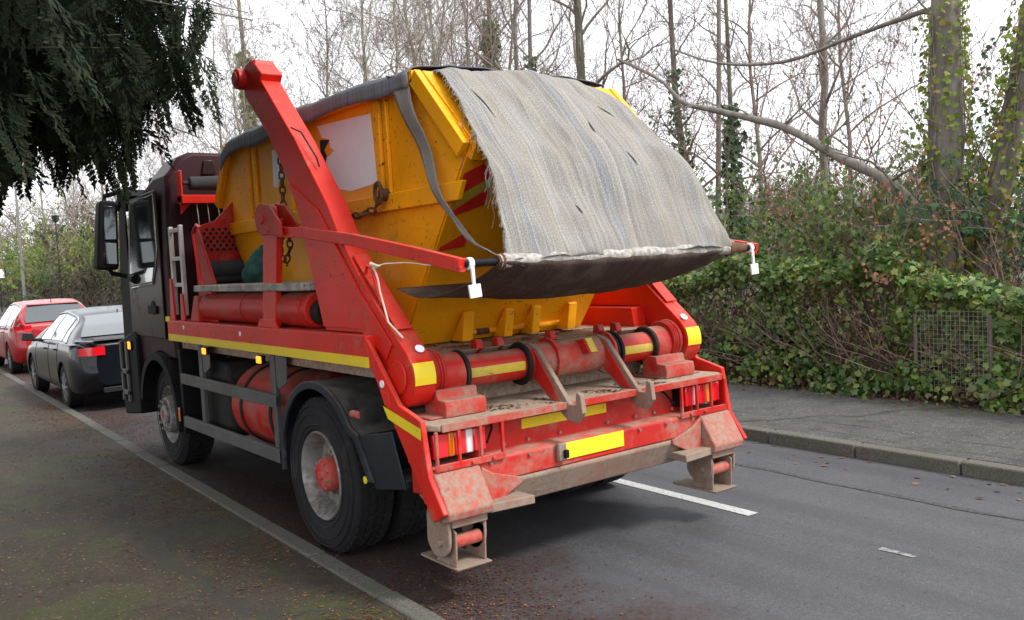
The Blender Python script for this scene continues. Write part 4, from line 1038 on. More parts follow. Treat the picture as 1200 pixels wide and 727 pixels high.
# ================================================================== CARS
m_cargrey = NT('grey_car_paint').fin((.006, .007, .012), .3, .0, Specular_IOR_Level=.3, Coat_Weight=.5, Coat_IOR=1.35, Coat_Roughness=.04)
m_carred = NT('red_car_paint').fin((.40, .006, .008), .35, .0, Coat_Weight=.5, Coat_Roughness=.04)
m_carblk = NT('car_trim').fin((.012, .012, .013), .5)
m_cglass = NT('car_glass').fin((.03, .04, .045), .05, 0, Specular_IOR_Level=1., Coat_Weight=1.)
m_alloy = NT('alloy').fin((.42, .42, .44), .35, .8)
def car(name, x0, y0, label, paint_, width, prof_belt, prof_top, length, wheels, lights, sedan, group='cars parked along the kerb'):
    """x0 = left side, y0 = rear bumper; profiles are (s, z, halfwidth) along the length"""
    root = empty(name, (x0+width/2, y0+length/2, 0), label, 'car', group)
    cx = x0+width/2; hw = width/2
    def itp(pr, s_, k):
        xs = [p[0] for p in pr]; return float(np.interp(s_, xs, [p[k] for p in pr]))
    def lowz(s_): return .22+.16*max(0, 1-s_/.35)**1.5+.12*max(0, 1-(length-s_)/.4)**1.5
    def rear_y(z): return float(np.interp(z, [.2, .36, .46, .60, .66, .80, .96, 1.05], [.16, .09, .01, .0, .05, .06, .075, .03]))
    def plan(s_):   # half width factor in plan: rounded ends
        a = min(1, s_/.62); b = min(1, (length-s_)/.6)
        return (1-.30*(1-a)**2.3)*(1-.28*(1-b)**2.2)
    def ringc(s_):
        zb = itp(prof_belt, s_, 1); zt = max(itp(prof_top, s_, 1), zb+.012); wt = itp(prof_top, s_, 2)
        pw = hw*plan(s_); z0 = lowz(s_); fill = min(1, (zt-zb)/.30)
        wtop = lerp(pw*.90, wt, fill)
        L_ = [(pw*.80, z0), (pw*.965, z0+.07), (pw, lerp(z0, zb, .42)), (pw*1.0, lerp(z0, zb, .72)), (pw*.965, zb-.03), (pw*.93, zb), (lerp(pw*.93, wtop, .5)+.015*fill, lerp(zb, zt, .5)), (wtop, lerp(zb, zt, .93)), (wtop*.86, zt), (wtop*.4, zt+.018*fill)]
        return [tuple(path_eval(L_, i/26)) for i in range(27)]
    ss = sorted(set([0, .015, .04, .07, .10, .15, .2, .26, .32, .38, .45, .53, .62]+[length*i/44 for i in range(3, 43)]+[length-.42, length-.3, length-.18, length-.08, length-.03, length]))
    m = MB(); rn = None
    for s_ in ss:
        L_ = ringc(s_); bulge = 0
        # push mid heights of the ends outward for rounded bumpers
        rg = []
        for k, (a, z) in enumerate(L_): rg.append((cx-a, z))
        for a, z in reversed(L_): rg.append((cx+a, z))
        rn = len(rg)
        for x, z in rg:
            yy = s_
            if s_ < .45: yy = s_ + rear_y(z)*(1-s_/.45)**1.5
            m.v.append((x, y0+yy, z))
    for i in range(len(ss)-1):
        for j in range(rn): m.f.append((i*rn+j, i*rn+(j+1) % rn, (i+1)*rn+(j+1) % rn, (i+1)*rn+j))
    m.f += [tuple(range(rn)), tuple(range(len(ss)*rn-1, (len(ss)-1)*rn-1, -1))]
    body = obj('body', m, paint_, root, 0, 50)
    for s_ in wheels:
        boolean_cut(body, MB().cyl((x0-.3, y0+s_, .33), (x0+.27, y0+s_, .33), .375, n=40)); boolean_cut(body, MB().cyl((x0+width-.27, y0+s_, .33), (x0+width+.3, y0+s_, .33), .375, n=40))
    # glass panels following the body surface, 5 mm proud
    def side_pt(s_, f, sg, off=.014):
        zb = itp(prof_belt, s_, 1); zt = max(itp(prof_top, s_, 1), zb+.012); wt = itp(prof_top, s_, 2); pw = hw*plan(s_)
        fill = min(1, (zt-zb)/.30); wtop = lerp(pw*.90, wt, fill)
        pts = [(pw*.93, zb), (lerp(pw*.93, wtop, .5)+.015*fill, lerp(zb, zt, .5)), (wtop, lerp(zb, zt, .93))]
        a = np.interp(f, [0, .5, 1], [p[0] for p in pts]); z = np.interp(f, [0, .5, 1], [p[1] for p in pts])
        return (cx+sg*(a+off), y0+s_, z)
    for sg in (-1, 1):
        for (sa, sb, sa2, sb2) in sedan['sidewin']:
            g = MB(); n = 10
            g.grid(n, 5, lambda u, v: side_pt(lerp(lerp(sa, sa2, v), lerp(sb, sb2, v), u), lerp(.06, .90, v), sg))
            obj('side_window', g, m_cglass, body)
        tr = MB()
        a0, b0, a1, b1 = sedan['sidewin'][0][0], sedan['sidewin'][-1][1], sedan['sidewin'][0][2], sedan['sidewin'][-1][3]
        pts = [side_pt(lerp(a0, a1, k/8)-.02, lerp(0, .95, k/8), sg, .01) for k in range(9)]+[side_pt(lerp(a1, b1, k/12), .97, sg, .01) for k in range(1, 12)]+[side_pt(lerp(b1, b0, k/8), lerp(.95, 0, k/8), sg, .01) for k in range(9)]
        tr.tube(pts, .010, 6); obj('window_trim', tr, m_chrome, body)
        sm_ = MB()
        for s_ in sedan['seams']:
            rgp = [q for q in ringc(s_) if q[1] < itp(prof_belt, s_, 1)+.01]
            sm_.tube([(cx+sg*(a+.0015), y0+s_, z) for a, z in rgp[1:]], .004, 4, False)
        obj('door_seam', sm_, m_carblk, body, each=True)
        dh = MB()
        for s_ in sedan['handles']:
            zb = itp(prof_belt, s_, 1)-.11; dh.box(cx+sg*(hw+.004)-.012, cx+sg*(hw+.004)+.012, y0+s_-.09, y0+s_+.09, zb-.012, zb+.014)
        obj('door_handle', dh, paint_, body, .004, each=True)
        s_ = sedan['mirror']; zb = itp(prof_belt, s_, 1)
        obj('wing_mirror', MB().box(cx+sg*(hw*.9), cx+sg*(hw+.05), y0+s_-.02, y0+s_+.06, zb+.0, zb+.05).prism([(cx+sg*(hw+.02), zb+.01), (cx+sg*(hw+.22), zb+.03), (cx+sg*(hw+.20), zb+.16), (cx+sg*(hw+.05), zb+.15)], 'y', y0+s_-.05, y0+s_+.10), m_carblk, body, .015)
    def top_pt(s_, u, off=.006, wfac=.90):
        zb = itp(prof_belt, s_, 1); zt = max(itp(prof_top, s_, 1), zb+.012); wt = itp(prof_top, s_, 2); pw = hw*plan(s_); fill = min(1, (zt-zb)/.30); wtop = lerp(pw*.90, wt, fill)
        a = abs(u*2-1); return (cx+(u*2-1)*wtop*wfac, y0+s_-off*.6, zt+off+.018*fill*(1-a))
    r0, r1 = sedan['rearglass']; g = MB(); g.grid(14, 10, lambda u, v: top_pt(lerp(r0, r1, v), u, .010)); obj('rear_window', g, m_cglass, body)
    f0, f1 = sedan['frontglass']; g = MB(); g.grid(14, 10, lambda u, v: tuple(np.array(top_pt(lerp(f0, f1, v), u, .010))+np.array([0, .012, 0]))); obj('windscreen', g, m_cglass, body)
    for (za, zb2, wa, wb, mt) in lights:
        for sg in (-1, 1):
            g = MB(); n = 8
            # wraps round the corner: follow the plan outline
            def corner(u, v):
                s_ = lerp(wa, 0.02, min(1, u*1.6)) if u < .62 else .02
                pw = hw*plan(s_)*.995; xx = pw if u < .62 else lerp(hw*plan(.02), hw*wb, (u-.62)/.38)
                z = lerp(za, zb2, v); yy = s_ + (rear_y(z)*(1-s_/.45)**1.5 if s_ < .45 else 0)
                return (cx+sg*(xx+.010), y0+yy-(.012 if u < .55 else .034), z+.03*u*(1 if v > .5 else .4))
            g.grid(14, 4, corner); lo_ = obj('tail_light', g, mt, body)
    obj('bumper_insert', MB().box(cx-hw*.62, cx+hw*.62, y0+.07, y0+.14, .27, .35), m_carblk, body, .01)
    if sedan.get('spoiler'):
        s_, z_, w_ = sedan['spoiler']; obj('spoiler', MB().prism([(y0+s_+.03, z_-.01), (y0+s_+.22, z_+.012), (y0+s_+.22, z_-.005), (y0+s_+.02, z_-.03)], 'x', cx-w_, cx+w_), m_carblk if sedan.get('spoilblk') else paint_, body, .006)
    pl_ = obj('plate_recess', MB().box(cx-.27, cx+.27, y0+.01, y0+.05, .47, .58), m_carblk, body, .008)
    obj('aerial', MB().tube([(cx, y0+sedan['aer'], itp(prof_top, sedan['aer'], 1)), (cx, y0+sedan['aer']-.06, itp(prof_top, sedan['aer'], 1)+.12 if not sedan.get('fin') else itp(prof_top, sedan['aer'], 1)+.05)], [.012, .003], 6), m_carblk, body)
    for s_ in wheels:
        for sg in (-1, 1):
            xo = cx+sg*(hw-.015); c = MB()
            for i in range(10):
                a = 2*math.pi*i/10; p1 = Vector((xo-sg*.012, y0+s_+.05*math.cos(a), .33+.05*math.sin(a))); p2 = Vector((xo-sg*.02, y0+s_+.215*math.cos(a), .33+.215*math.sin(a)))
                c.bar(p1, p2, .022, .035 if i % 2 else .03, (1, 0, 0))
            c.lathe([(-sg*.09, .235), (-sg*.0, .235), (sg*.004, .222), (-sg*.03, .215), (-sg*.09, .21)], (xo-sg*.015, y0+s_, .33), 36)
            c.cyl((xo-sg*.03, y0+s_, .33), (xo-sg*.004, y0+s_, .33), .055)
            wh = obj('wheel', c, m_alloy, root)
            ty = MB().lathe([(0, .235), (sg*.0, .27), (-sg*.01, .315), (-sg*.03, .33), (-sg*.19, .33), (-sg*.21, .31), (-sg*.215, .235)], (xo, y0+s_, .33), 40, closed=True)
            obj('tyre', ty, m_rubber, wh)
            obj('brake_disc', MB().cyl((xo-sg*.10, y0+s_, .33), (xo-sg*.12, y0+s_, .33), .20), m_dark, wh)
    obj('underbody', MB().box(x0+.3, x0+width-.3, y0+.4, y0+length-.5, .20, .34), m_carblk, root, .02)
    return root
# grey saloon
belt = [(0, .88, 0), (.3, .98, 0), (1.2, .98, 0), (2.6, .95, 0), (3.6, .90, 0), (4.4, .78, 0), (4.8, .62, 0)]
top = [(0, .95, .72), (.08, 1.02, .74), (.55, 1.03, .72), (.95, 1.20, .62), (1.50, 1.38, .55), (2.1, 1.445, .565), (2.7, 1.42, .57), (3.1, 1.27, .62), (3.6, 1.02, .74), (4.2, .90, .74), (4.75, .68, .7), (4.8, .6, .7)]
car('parked_car', .10, 8.15, 'dark grey saloon with clear-lensed red tail lights, parked directly in front of the lorry', m_cargrey, 1.86, belt, top, 4.8, (1.08, 3.82), [(.81, .92, .24, .56, m_redlens)],
    dict(sidewin=[(.95, 1.25, 1.35, 1.42), (1.30, 2.12, 1.48, 2.10), (2.18, 3.25, 2.16, 2.72)], seams=[1.42, 2.15, 3.3], handles=[1.6, 2.4], mirror=3.1, rearglass=(.62, 1.38), frontglass=(2.78, 3.55), aer=1.5, fin=True, spoiler=(.02, 1.055, .66), spoilblk=True))
# red hatchback
belt = [(0, .95, 0), (.3, 1.00, 0), (1.2, .99, 0), (2.4, .94, 0), (3.3, .88, 0), (4.0, .76, 0), (4.3, .62, 0)]
top = [(0, .99, .70), (.06, 1.04, .72), (.30, 1.25, .62), (.50, 1.44, .55), (1.2, 1.52, .575), (2.0, 1.50, .58), (2.5, 1.36, .62), (3.1, 1.03, .72), (3.7, .90, .72), (4.25, .66, .7), (4.3, .6, .7)]
car('parked_car', .28, 15.4, 'bright red hatchback parked furthest ahead, beyond the dark grey saloon', m_carred, 1.78, belt, top, 4.3, (.80, 3.42), [(.88, 1.00, .24, .56, m_redlens)],
    dict(sidewin=[(.42, 1.15, .62, 1.20), (1.22, 2.80, 1.26, 2.20)], seams=[1.2, 2.75], handles=[1.42], mirror=2.6, rearglass=(.10, .48), frontglass=(2.06, 3.0), aer=.7, spoiler=(.42, 1.47, .5)))

# ================================================================== STREET FURNITURE
def lamp_post(name, x, y, h, label, col, arm_=True, r=.07):
    o = empty(name, (x, y, .11), label, 'street lamp')
    obj('pole', MB().tube([(x, y, .11), (x, y, 1.2)], [r*1.25, r*1.25], 16).tube([(x, y, 1.2), (x, y, h)], [r, r*.6], 16), col, o)
    if arm_:
        obj('bracket', MB().tube([(x, y, h), (x-.1, y, h+.25), (x-.5, y, h+.4), (x-1.1, y, h+.45)], .03, 8), col, o)
        obj('lantern', MB().box(x-1.6, x-1.05, y-.1, y+.1, h+.38, h+.50), m_steel, o, .03)
    else:
        obj('lantern', MB().lathe([(0, .05), (.05, .16), (.35, .2), (.42, .05), (.5, .0)], (x, y, h), 12, 'z'), m_glass, o)
    return o
m_pole = plain('galvanised_pole', (.26, .26, .24), .6, .3); m_poled = plain('black_pole', (.02, .02, .022), .5)
def onbase(px_ratio, xr): return (xr, xr)
lamp_post('street_lamp', 6.68, 58.0, 9.2, 'tall pale grey lamp post rising beyond the red hatchback, behind the hanging conifer', m_pole, True, .10)
lamp_post('street_lamp', 6.5, 45.0, 5.0, 'slim black lamp post in front of the far hedge, right of the tall grey one', m_poled, False, .05)
sg_ = empty('road_sign', (6.3, 64, .11), 'small white road sign on twin black posts at the far left, beyond the red hatchback', 'road sign')
for k in (-.2, .2): obj('post', MB().cyl((6.3+k, 64, .11), (6.3+k, 64, 3.0), .05, n=10), m_poled, sg_)
obj('sign_board', MB().box(6.05, 6.40, 63.90, 63.93, 2.45, 3.05), m_white, sg_, .01)

# ================================================================== VEGETATION
def grow(segs, tips, p, d, L, r, lvl, maxl, spread=.6, up_=.25, nchild=(3, 5), wander=.14, steps=5, ratio=.62, rmin=.006):
    p = p.copy(); d = d.normalized(); st_ = L/steps
    pts = []
    for i in range(steps):
        d = (d+Vector((random.gauss(0, wander), random.gauss(0, wander), random.gauss(0, wander)+up_*.12))).normalized()
        q = p+d*st_; ra = max(rmin, r*(1-.75*i/steps)); rb_ = max(rmin, r*(1-.75*(i+1)/steps))
        segs.append((lvl, (p.x, p.y, p.z, ra, q.x, q.y, q.z, rb_))); pts.append((q.copy(), d.copy(), rb_)); p = q
    tips.append(p.copy())
    if lvl >= maxl: return
    n = random.randint(*nchild)
    for k in range(n):
        i = random.randint(1 if lvl else 2, steps-1); q, dd, rr = pts[i]
        perp = dd.orthogonal().normalized(); perp.rotate(Matrix.Rotation(random.uniform(0, 2*math.pi), 3, dd))
        nd = (dd*random.uniform(.6, 1.)+perp*spread*random.uniform(.7, 1.3)+Vector((0, 0, up_))).normalized()
        grow(segs, tips, q, nd, L*ratio*random.uniform(.7, 1.15), rr*.75, lvl+1, maxl, spread, up_, nchild, wander*1.15, steps if lvl < 1 else 4, ratio, rmin)
def bare_tree(h, r, seed, crown_start=.25, nprim=12, twig=.006, maxl=3, spread=.75, lean=(0, 0), trunk_pts=None, upw=.35, primL=.38, nch=(4, 6)):
    """returns trunk points+radii, branch segments, tips in local coordinates"""
    random.seed(seed)
    if trunk_pts is None:
        trunk_pts = []; x = y = 0.; n = 10
        for i in range(n+1):
            z = h*i/n; trunk_pts.append((x+lean[0]*z, y+lean[1]*z, z)); x += random.gauss(0, .05*h/n*1.5); y += random.gauss(0, .05*h/n*1.5)
    n = len(trunk_pts); rad = [r*(1.25 if i == 0 else 1)*(1-.88*i/(n-1))+.008 for i in range(n)]
    segs = []; tips = []
    for k in range(nprim):
        f = crown_start+(1-crown_start)*(k+.5)/nprim*.98; fi = f*(n-1); i = min(int(fi), n-2); u = fi-i
        p = Vector(trunk_pts[i]).lerp(Vector(trunk_pts[i+1]), u); rr = lerp(rad[i], rad[i+1], u)
        a = k*2.4+random.uniform(-.4, .4); d = Vector((math.cos(a)*spread, math.sin(a)*spread, .65+f*.5))
        grow(segs, tips, p, d, h*primL*(1.15-f*.75)*random.uniform(.8, 1.15), rr*.5+.004, 0, maxl-1, .7, upw, nch, .19, 7, .6, twig)
    return trunk_pts, rad, segs, tips
def lerp(a, b, t_): return a+(b-a)*t_
def make_tree(name, loc, label, data, mbark, mtwig, cat='tree', group=None, ivy=None, leafpts=None):
    pts, rad, segs, tips = data
    root = empty(name, loc, label, cat, group)
    m = MB().tube(pts, rad, 10); me = bpy.data.meshes.new('trunk'); me.from_pydata(m.v, [], m.f); finish(me, 60); link('trunk', me, mbark, root)
    big = [s for l, s in segs if l == 0]; small = [s for l, s in segs if l > 0]
    if segs:
        V1, F1 = tubes_np(big, 5); V2, F2 = tubes_np(small, 3) if small else (np.zeros((0, 3)), np.zeros((0, 4), int))
        npmesh('crown', np.vstack([V1, V2]), np.vstack([F1, F2+len(V1)]), mtwig, root, smooth=True)
    if ivy:
        z0, z1, n, rr, sz, mt = ivy; P_ = []; N_ = []
        tz = [p[2] for p in pts]
        for i in range(n):
            z = random.uniform(z0, z1); a = random.uniform(0, 6.283); x = np.interp(z, tz, [p[0] for p in pts]); y = np.interp(z, tz, [p[1] for p in pts])
            k = rr*(.75+.5*mn.noise(Vector((math.cos(a)*1.3, math.sin(a)*1.3+z*1.7, loc[0]))))*random.uniform(.55, 1.15); tr_ = np.interp(z, tz, rad)
            P_.append((x+math.cos(a)*(tr_+k), y+math.sin(a)*(tr_+k), z)); N_.append((math.cos(a), math.sin(a), .3))
        V, F = leaves(np.array(P_), np.array(N_), sz, LEAF, szvar=.6); npmesh('ivy', V, F, mt, root)
        vn = MB()
        for k in range(9):
            a = random.uniform(0, 6.283); tw = random.uniform(-.5, .5); pp = []
            for i in range(26):
                z = lerp(max(0, z0-.8), z1*random.uniform(.96, 1.), i/25); tr_ = np.interp(z, tz, rad)+.012; aa = a+tw*z+.25*math.sin(i*.9+k)
                pp.append((np.interp(z, tz, [p[0] for p in pts])+tr_*math.cos(aa)+loc[0], np.interp(z, tz, [p[1] for p in pts])+tr_*math.sin(aa)+loc[1], z+loc[2]))
            pp.sort(key=lambda p: p[2]); vn.tube(pp, [lerp(.014, .005, i/25) for i in range(26)], 5)
        obj('vine', vn, m_twig, root, each=True)
    return root
# --- prototypes of bare woodland trees, copied through the wood
protos = []
specs = [(15, .11, 21, .15, 21, m_barkpale, m_twigpale, 'pale-barked bare tree with fine upright twigs'), (17, .13, 22, .2, 20, m_bark, m_twig, 'grey bare tree with wide crown of fine twigs'),
         (13, .09, 23, .12, 22, m_bark, m_twigred, 'slender bare tree with reddish twigs'), (16, .12, 24, .18, 21, m_barkpale, m_twigpale, 'tall pale bare tree forking low')]
spots = [  # x, y, proto, scale, rotation, where
 (15, 12, 2, .8, 2.9, 'low over the right end of the sheet'), (14.5, 7.6, 2, .75, .4, 'behind the smooth grey trunk'), 
 (18, 21, 3, .9, 3.1, 'above the ridge of the sheet'), (23, 33, 1, 1.1, 1.9, 'far above the top of the skip'),
 (13.5, 24.0, 0, 1.0, .3, 'above the front of the skip'), (15.5, 17.5, 1, .95, 1.0, 'above the middle of the striped sheet'), (19, 30, 3, 1.05, 2.0, 'behind the top of the left lifting arm'),
 (12.5, 33, 2, 1.0, 3.0, 'left of the red lifting arm tip'),  (11.5, 14.5, 2, .9, 4.1, 'just right of the skip top corner'),
 (16, 44, 3, 1.0, .2, 'behind the maroon cab roof'),
 (10.5, 40, 2, .85, 5.0, 'over the far hedge right of the black lamp post'), (10.5, 52, 0, .95, 2.5, 'behind the black lamp post'), (13, 60, 1, .9, .9, 'between the two lamp posts'), (10.0, 68, 3, .9, 3.3, 'behind the tall grey lamp post'),
 (14, 78, 2, 1.0, 1.9, 'at the far left edge of the wood'), (22, 10, 2, .95, .7, 'right of the sheet, well behind the hedge'),
 (17, 25, 0, 1.1, 5.5, 'beside the tallest pale fork above the skip'), (30, 48, 1, 1.2, .4, 'far away above the left lifting arm'), (12.5, 19.5, 3, .9, 5.9, 'leaning over the roof line of the skip cover'),
 (24, 58, 2, 1.2, 2.9, 'distant, left of the cab'), (9.6, 29, 0, .75, 4.8, 'close behind the hedge left of the lifting arm'), (11, 22, 2, .85, 1.4, 'close behind the hedge above the sheet ridge'),]
for i, (h, r_, sd_, cs, npr, mb_, mt_, lb) in enumerate(specs):
    protos.append(bare_tree(h, r_, sd_, cs, npr, .0055, 4, .8, upw=.3, nch=(4, 5), primL=.33))
used = {}
for k, (x, y, pi_, sc, rz, where) in enumerate(spots):
    lb = specs[pi_][7]+', '+where
    if pi_ not in used:
        o = make_tree('bare_tree', (x, y, -.01), lb, protos[pi_], specs[pi_][5], specs[pi_][6], group='bare trees in the wood behind the hedge'); used[pi_] = o
    else:
        o = copy_tree(used[pi_]); o.location = (x, y, -.01); o['label'] = lb
    o.scale = (sc, sc, sc); o.rotation_euler.z = rz
# --- individual trees that the photo shows clearly
def tpts(*p): return [tuple(q) for q in p]
def named_tree(name, base, top_pts, r, label, nprim, seed, mb_, mt_, ivy=None, cs=.4, primL=.16, nch=(2, 4), maxl=3, limbs=()):
    pts = [(0, 0, 0)]+[(x-base[0], y-base[1], z) for x, y, z in top_pts]
    # resample
    P_ = [path_eval(pts, i/12) for i in range(13)]; P_ = [tuple(p) for p in P_]
    d = bare_tree(P_[-1][2], r, seed, cs, nprim, .005, maxl, .8, trunk_pts=P_, primL=primL, nch=nch)
    n = len(P_); d = (d[0], [r*(1.3 if i == 0 else 1)*(1-.55*i/(n-1)) for i in range(n)], d[2], d[3])
    o = make_tree(name, (base[0], base[1], -.01), label, d, mb_, mt_, ivy=ivy)
    for lp, lr in limbs:
        q = [(x-base[0], y-base[1], z) for x, y, z in lp]; q = [tuple(path_eval(q, i/24)) for i in range(25)]
        segs = []; tips = []; random.seed(seed+5)
        rr = [lerp(lr[0], lr[1], i/24)*(1+.08*math.sin(i*1.7)) for i in range(25)]
        for i in range(3, 25, 2):
            dd = Vector((random.gauss(0, .7), random.gauss(0, .7), random.uniform(-.1, 1.)))
            grow(segs, tips, Vector(q[i]), dd, random.uniform(.4, 1.1), rr[i]*.35, 0, 2, .7, .25, (2, 4), .16, 5, .6, .003)
        m = MB().tube(q, rr, 8); V, F = tubes_np([s for l, s in segs], 4)
        me = bpy.data.meshes.new('limb'); me.from_pydata(m.v+V.tolist(), [], m.f+(F+len(m.v)).tolist()); finish(me, 60); link('limb', me, mb_, o)
    return o
big_limb = [(8.0, .10, 2.02), (8.0, .30, 2.32), (8.0, .62, 2.62), (8.0, 1.25, 2.98), (8.0, 2.0, 3.45), (8.0, 2.6, 3.68), (8.0, 3.3, 3.92), (8.0, 3.85, 4.12), (8.0, 4.3, 4.55), (8.0, 5.2, 5.05)]
up_limb = [(8.0, -.15, 4.2), (8.0, -.02, 4.50), (8.0, .25, 4.52), (8.0, 1.0, 4.45), (8.0, 2.0, 4.35), (8.0, 3.1, 4.55), (8.0, 4.0, 4.95)]
named_tree('ivied_tree', (8.0, -.14), [(8, -.12, 1.6), (8, -.17, 3), (8, -.20, 4.6), (8.05, -.35, 7), (8, -.5, 10)], .235, 'thick leaning-limbed tree trunk with sparse yellow-green ivy, right side behind the wire fence', 7, 31, m_bark, m_twig,
           ivy=(.9, 4.6, 1500, .13, .055, m_ivyyel), cs=.5, limbs=((big_limb, (.082, .022)), (up_limb, (.042, .013))))
named_tree('ivied_tree', (8.25, -.30), [(8.25, -.5, 1.8), (8.2, -.85, 3.2), (8.15, -1.1, 4.4), (8.1, -1.8, 7), (8, -2.5, 9)], .17, 'slanting trunk leaning out of the right edge, clothed in yellow-green ivy', 5, 32, m_bark, m_twig,
           ivy=(.8, 4.5, 1500, .15, .058, m_ivyyel), cs=.6)
named_tree('slim_tree', (10.0, 4.45), [(10, 4.55, 3), (10.05, 4.60, 5.5), (10.1, 4.7, 8.5)], .055, 'slim trunk wrapped in a dense dark ivy column, between hedge and long bare limb', 9, 33, m_barkdark, m_twig,
           ivy=(1.2, 4.35, 1500, .13, .075, m_ivydark), cs=.5, primL=.12)
named_tree('slim_tree', (10.5, 3.0), [(10.5, 3.05, 2), (10.5, 3.12, 3.6), (10.48, 3.02, 4.6), (10.5, 3.1, 6.5), (10.5, 3.0, 9)], .085, 'bare grey trunk crossed by the long limb, right of the dark ivy column', 12, 34, m_bark, m_twig, cs=.35, primL=.15)
named_tree('slim_tree', (12.0, 6.55), [(12, 6.6, 2), (12, 6.5, 4), (12, 6.35, 6.8), (12, 6.2, 11)], .075, 'straight smooth grey trunk just right of the striped sheet', 12, 35, m_bark, m_twig, cs=.35, primL=.16)
named_tree('slim_tree', (11.5, 6.75), [(11.5, 6.9, 2), (11.5, 6.95, 3.4), (11.5, 7.15, 5.2), (11.5, 7.2, 8)], .10, 'rough dark trunk with patchy ivy and twiggy branches, nearest the sheet\'s right edge', 14, 36, m_barkdark, m_twigred,
           ivy=(1.5, 5.6, 700, .16, .07, m_ivydark), cs=.25, primL=.2)
named_tree('bare_trunk_tree', (12.5, 11.0), [(12.5, 11.2, 3), (12.5, 11.1, 6), (12.3, 10.9, 9), (12.4, 11, 13)], .15, 'dark grey bare tree rising above the middle of the striped sheet with long side limb', 14, 37, m_barkdark, m_twig, cs=.35, primL=.3, maxl=3, nch=(3, 5),
           limbs=(([(12.4, 11.1, 5.2), (12.3, 11.6, 5.6), (12.2, 12.6, 6.4), (12.2, 13.8, 6.7), (12.2, 15.5, 6.9)], (.06, .02)),))
named_tree('ivied_tree', (14.5, 17.5), [(14.5, 17.6, 4), (14.5, 17.5, 9), (14.4, 17.3, 14)], .12, 'tree with bright green ivy climbing its trunk above the skip\'s top corner', 12, 38, m_barkdark, m_twig, ivy=(3, 9.4, 1500, .22, .13, m_ivy), cs=.35, primL=.25)
named_tree('ivied_tree', (13.2, 34.5), [(13.2, 34.6, 4), (13.1, 34.6, 9), (13.0, 34.7, 15)], .17, 'pale ivy-green trunk standing left of the red lifting arm', 14, 39, m_barkpale, m_twigpale, ivy=(2, 12, 1800, .30, .18, m_ivyyel), cs=.3, primL=.25)
named_tree('bare_trunk_tree', (13.5, 14.2), [(13.5, 14.3, 3), (13.4, 14.2, 7), (13.5, 14.0, 12)], .10, 'thin ivy-flecked trunk above the ridge of the striped sheet', 12, 40, m_bark, m_twig, ivy=(3, 7.5, 500, .12, .12, m_ivydark), cs=.35, primL=.22)

# --- shrubs behind the hedge
def shrub(name, x, y, h, rad_, n, mt, label, seed, size=.06, stems=9, twigm=None, zlo=.35, group=None, cat='shrub'):
    random.seed(seed); root = empty(name, (x, y, .05), label, cat, group); segs = []; tips = []
    for k in range(stems):
        a = random.uniform(0, 6.283); d = Vector((math.cos(a)*.45*rad_, math.sin(a)*.45*rad_, 1)); grow(segs, tips, Vector((random.uniform(-.2, .2), random.uniform(-.2, .2), 0)), d, h*random.uniform(.65, 1.0), .022, 0, 2, .7, .12, (4, 6), .13, 6, .5, .003)
    S_ = [s for l, s in segs]; V, F = tubes_np(S_, 4); npmesh('stem', V, F, twigm or m_twig, root)
    A = np.array([s for l, s in segs if l >= 1]); A = A[A[:, 2] > h*zlo*.5]
    idx = rng.integers(0, len(A), n); f = rng.random(n)[:, None]; Pn = A[idx, :3]*(1-f)+A[idx, 4:7]*f+rng.normal(0, .035, (n, 3))
    N = Pn.copy(); N[:, 2] = .5; N[:, :2] += rng.normal(0, .6, (n, 2)); V, F = leaves(Pn, N, size); npmesh('foliage', V, F, mt, root)
    return root
sh = [(8.3, 5.4, 2.6, 1.1, 1900, m_shrub, 'loose green shrub at the end of the striped sheet'), (8.9, 3.9, 2.9, 1.1, 1900, m_shrub, 'green leafy shrub under the long limb, left of the dark ivy column'),
      (8.4, 2.7, 2.5, 1.1, 2000, m_ivy, 'bright green shrub right of the marker tag'), (9.3, 1.9, 2.5, 1.0, 1500, m_shrub, 'dark leafy shrub below the crossing of trunk and limb'), (8.6, 1.1, 2.3, 1., 1600, m_ivy, 'green shrub under the copper leaves'),
      (9.5, .1, 2.7, 1.1, 1500, m_shrub, 'shrub seen between the two thick trunks'), (8.9, -1.2, 2.8, 1.1, 2400, m_ivydark, 'dark evergreen shrub at the right edge'), (9.4, -2.3, 2.8, 1.1, 1500, m_shrub, 'shrub cut by the right edge'),
      (9.6, 6.6, 3.0, 1.2, 1800, m_shrub, 'taller shrub behind the smooth grey trunk'), (11.2, 9.2, 3.2, 1.4, 1800, m_ivydark, 'evergreen shrub just visible over the sheet\'s edge'), (11.5, 4.6, 2.8, 1.3, 1400, m_shrub, 'shrub deep behind the ivy column')]
for i, (x, y, h, r_, n, mt, lb) in enumerate(sh): shrub('shrub', x, y, h, r_, n, mt, lb, 60+i, .062, group='shrubs behind the ivy hedge')
shrub('beech_sapling', 8.1, .75, 2.5, 1.0, 1500, m_copper, 'young beech with copper leaves in front of the thick trunk', 90, .038, 7, m_twigred, .75, cat='sapling')
shrub('beech_sapling', 8.3, -.75, 2.0, .8, 500, m_copper, 'young beech with copper leaves low at the right edge', 91, .038, 6, m_twigred, .7, cat='sapling')
shrub('thorn_bush', 9.0, 1.4, 3.7, .9, 130, m_copper, 'tall leafless thorn bush with red-brown twigs, against the sky', 92, .04, 8, m_twigred, .4, cat='bush')
